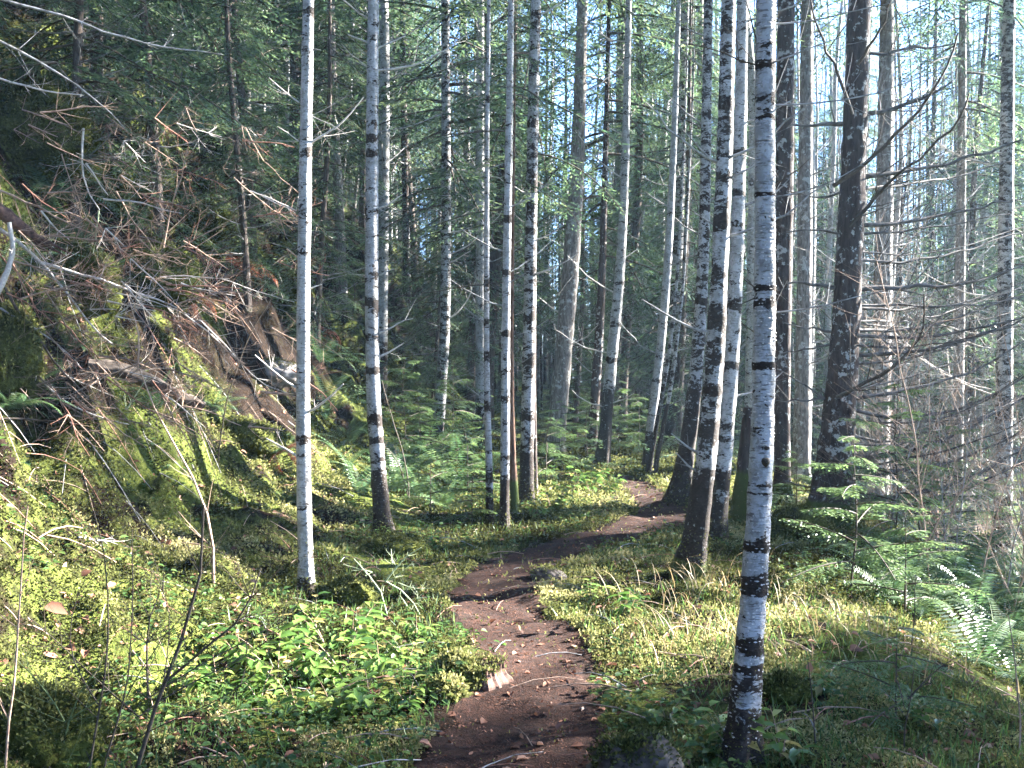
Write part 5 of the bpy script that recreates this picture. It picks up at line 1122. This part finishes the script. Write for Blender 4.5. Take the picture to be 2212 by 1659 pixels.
for px, py, s, sd, lab in [(985, 1462, .11, 31, 'moss cushion joined to the left of the sawn stump'), (960, 1500, .07, 32, 'low moss cushion before the sawn stump')]:
    g, loc, V, nn = lump('moss_cushion', lab, 'moss', px, py, s, 'log', sd, squash=(1.2, 1, .7)); o = g.build('moss_cushion', M['hummock'], None, loc); tag(o, lab, 'moss'); moss_cap(V, nn, mr, 1300, o, -.1, .022, .65)

# fallen log, broken root
P = on_bank([(190, 790), (260, 800), (340, 830), (440, 880)], .02); b = P[0].copy(); A = resample(P - b, .03); g = G(); tube(g, A, np.linspace(.05, .035, len(A)), 18, rough=.4, seed=4)
o = g.build('fallen_log', M['log'], None, b); tag(o, 'dark rotten log lying down the bank under tan twigs', 'log')
P = on_bank([(-20, 440), (20, 470), (60, 500), (98, 528)], .15); b = P[0].copy(); A = resample(P - b, .02); g = G(); tube(g, A, np.linspace(.05, .022, len(A)), 12, rough=.35, seed=6)
for k in range(5):
    e = A[-1] + np.array([.02 * k - .03, .0, .02 * (k % 3) - .02]); tube(g, np.array([A[-4] + (e - A[-1]) * .6, e, e + np.array([.05 + .02 * k, 0, -.03 - .01 * k])]), [.018, .012, .003], 6)
o = g.build('broken_root', M['cut'], None, b); tag(o, 'splintered pale root end sticking out at the photo edge', 'root')
P = on_bank([(-10, 640), (15, 590), (30, 540), (20, 480)], .2); b = P[0].copy(); A = resample(P - b, .02); g = G(); tube(g, A, np.linspace(.02, .015, len(A)), 10, rough=.2, seed=7)
tag(g.build('broken_root', M['twig_pale'], None, b), 'upright pale root cut by the photo edge under the splintered one', 'root')

# morning air between the trees
hz = bpy.data.materials.new('haze'); hz.use_nodes = True; ht = hz.node_tree; ht.nodes.clear()
ho = ht.nodes.new('ShaderNodeOutputMaterial'); hv = ht.nodes.new('ShaderNodeVolumePrincipled'); hv.inputs['Color'].default_value = (0.45, 0.71, 1.0, 1); hv.inputs['Density'].default_value = 0.0008; hv.inputs['Anisotropy'].default_value = 0.2
ht.links.new(hv.outputs[0], ho.inputs['Volume'])
g = G(); c8 = np.array([(x, y, z) for x in (-95, 95) for y in (-45, 145) for z in (-14, 62)], float)
g.add(c8, [(0, 1, 3, 2), (4, 6, 7, 5), (0, 4, 5, 1), (2, 3, 7, 6), (0, 2, 6, 4), (1, 5, 7, 3)], smooth=False)
tag(g.build('haze', hz), 'thin bluish haze hanging among the trees', 'haze', kind='stuff')

# a few single leaves one can point at
def one_leaf(px, py, ln, wd, lab, mat, up=.03, d=(1, 0, -.2), nrm_=(0, -.5, 1), tint=.6):
    p = hit(px, py) + np.array([0, 0, up]); g = G(); leaves(g, np.zeros((1, 3)), np.array([d], float), np.array([nrm_], float), ln, wd, tint=tint); tag(g.build('leaf', M[mat], None, p), lab, 'leaf')
one_leaf(95, 1330, .11, .075, 'big reddish brown fallen leaf on the moss in shade', 'litter', .04, (1, .1, -.2), (0, -.6, 1), .4)
one_leaf(1083, 1388, .085, .05, 'single pale green leaf standing up beside the path', 'salal', .01, (.2, 0, -1), (.3, -1, .2), .6)
one_leaf(1835, 1418, .09, .07, 'dark curled fallen leaf on the shaded verge', 'litter', .03, (1, .2, .1), (0, -.4, 1), .1)
one_leaf(1745, 1465, .05, .04, 'orange brown fallen leaf by the dark moss knob', 'litter', .03, (.3, 0, 1), (0, -1, .2), .75)
for o in PROTO:
    if o.location.z < -40: raise RuntimeError('unused prototype')
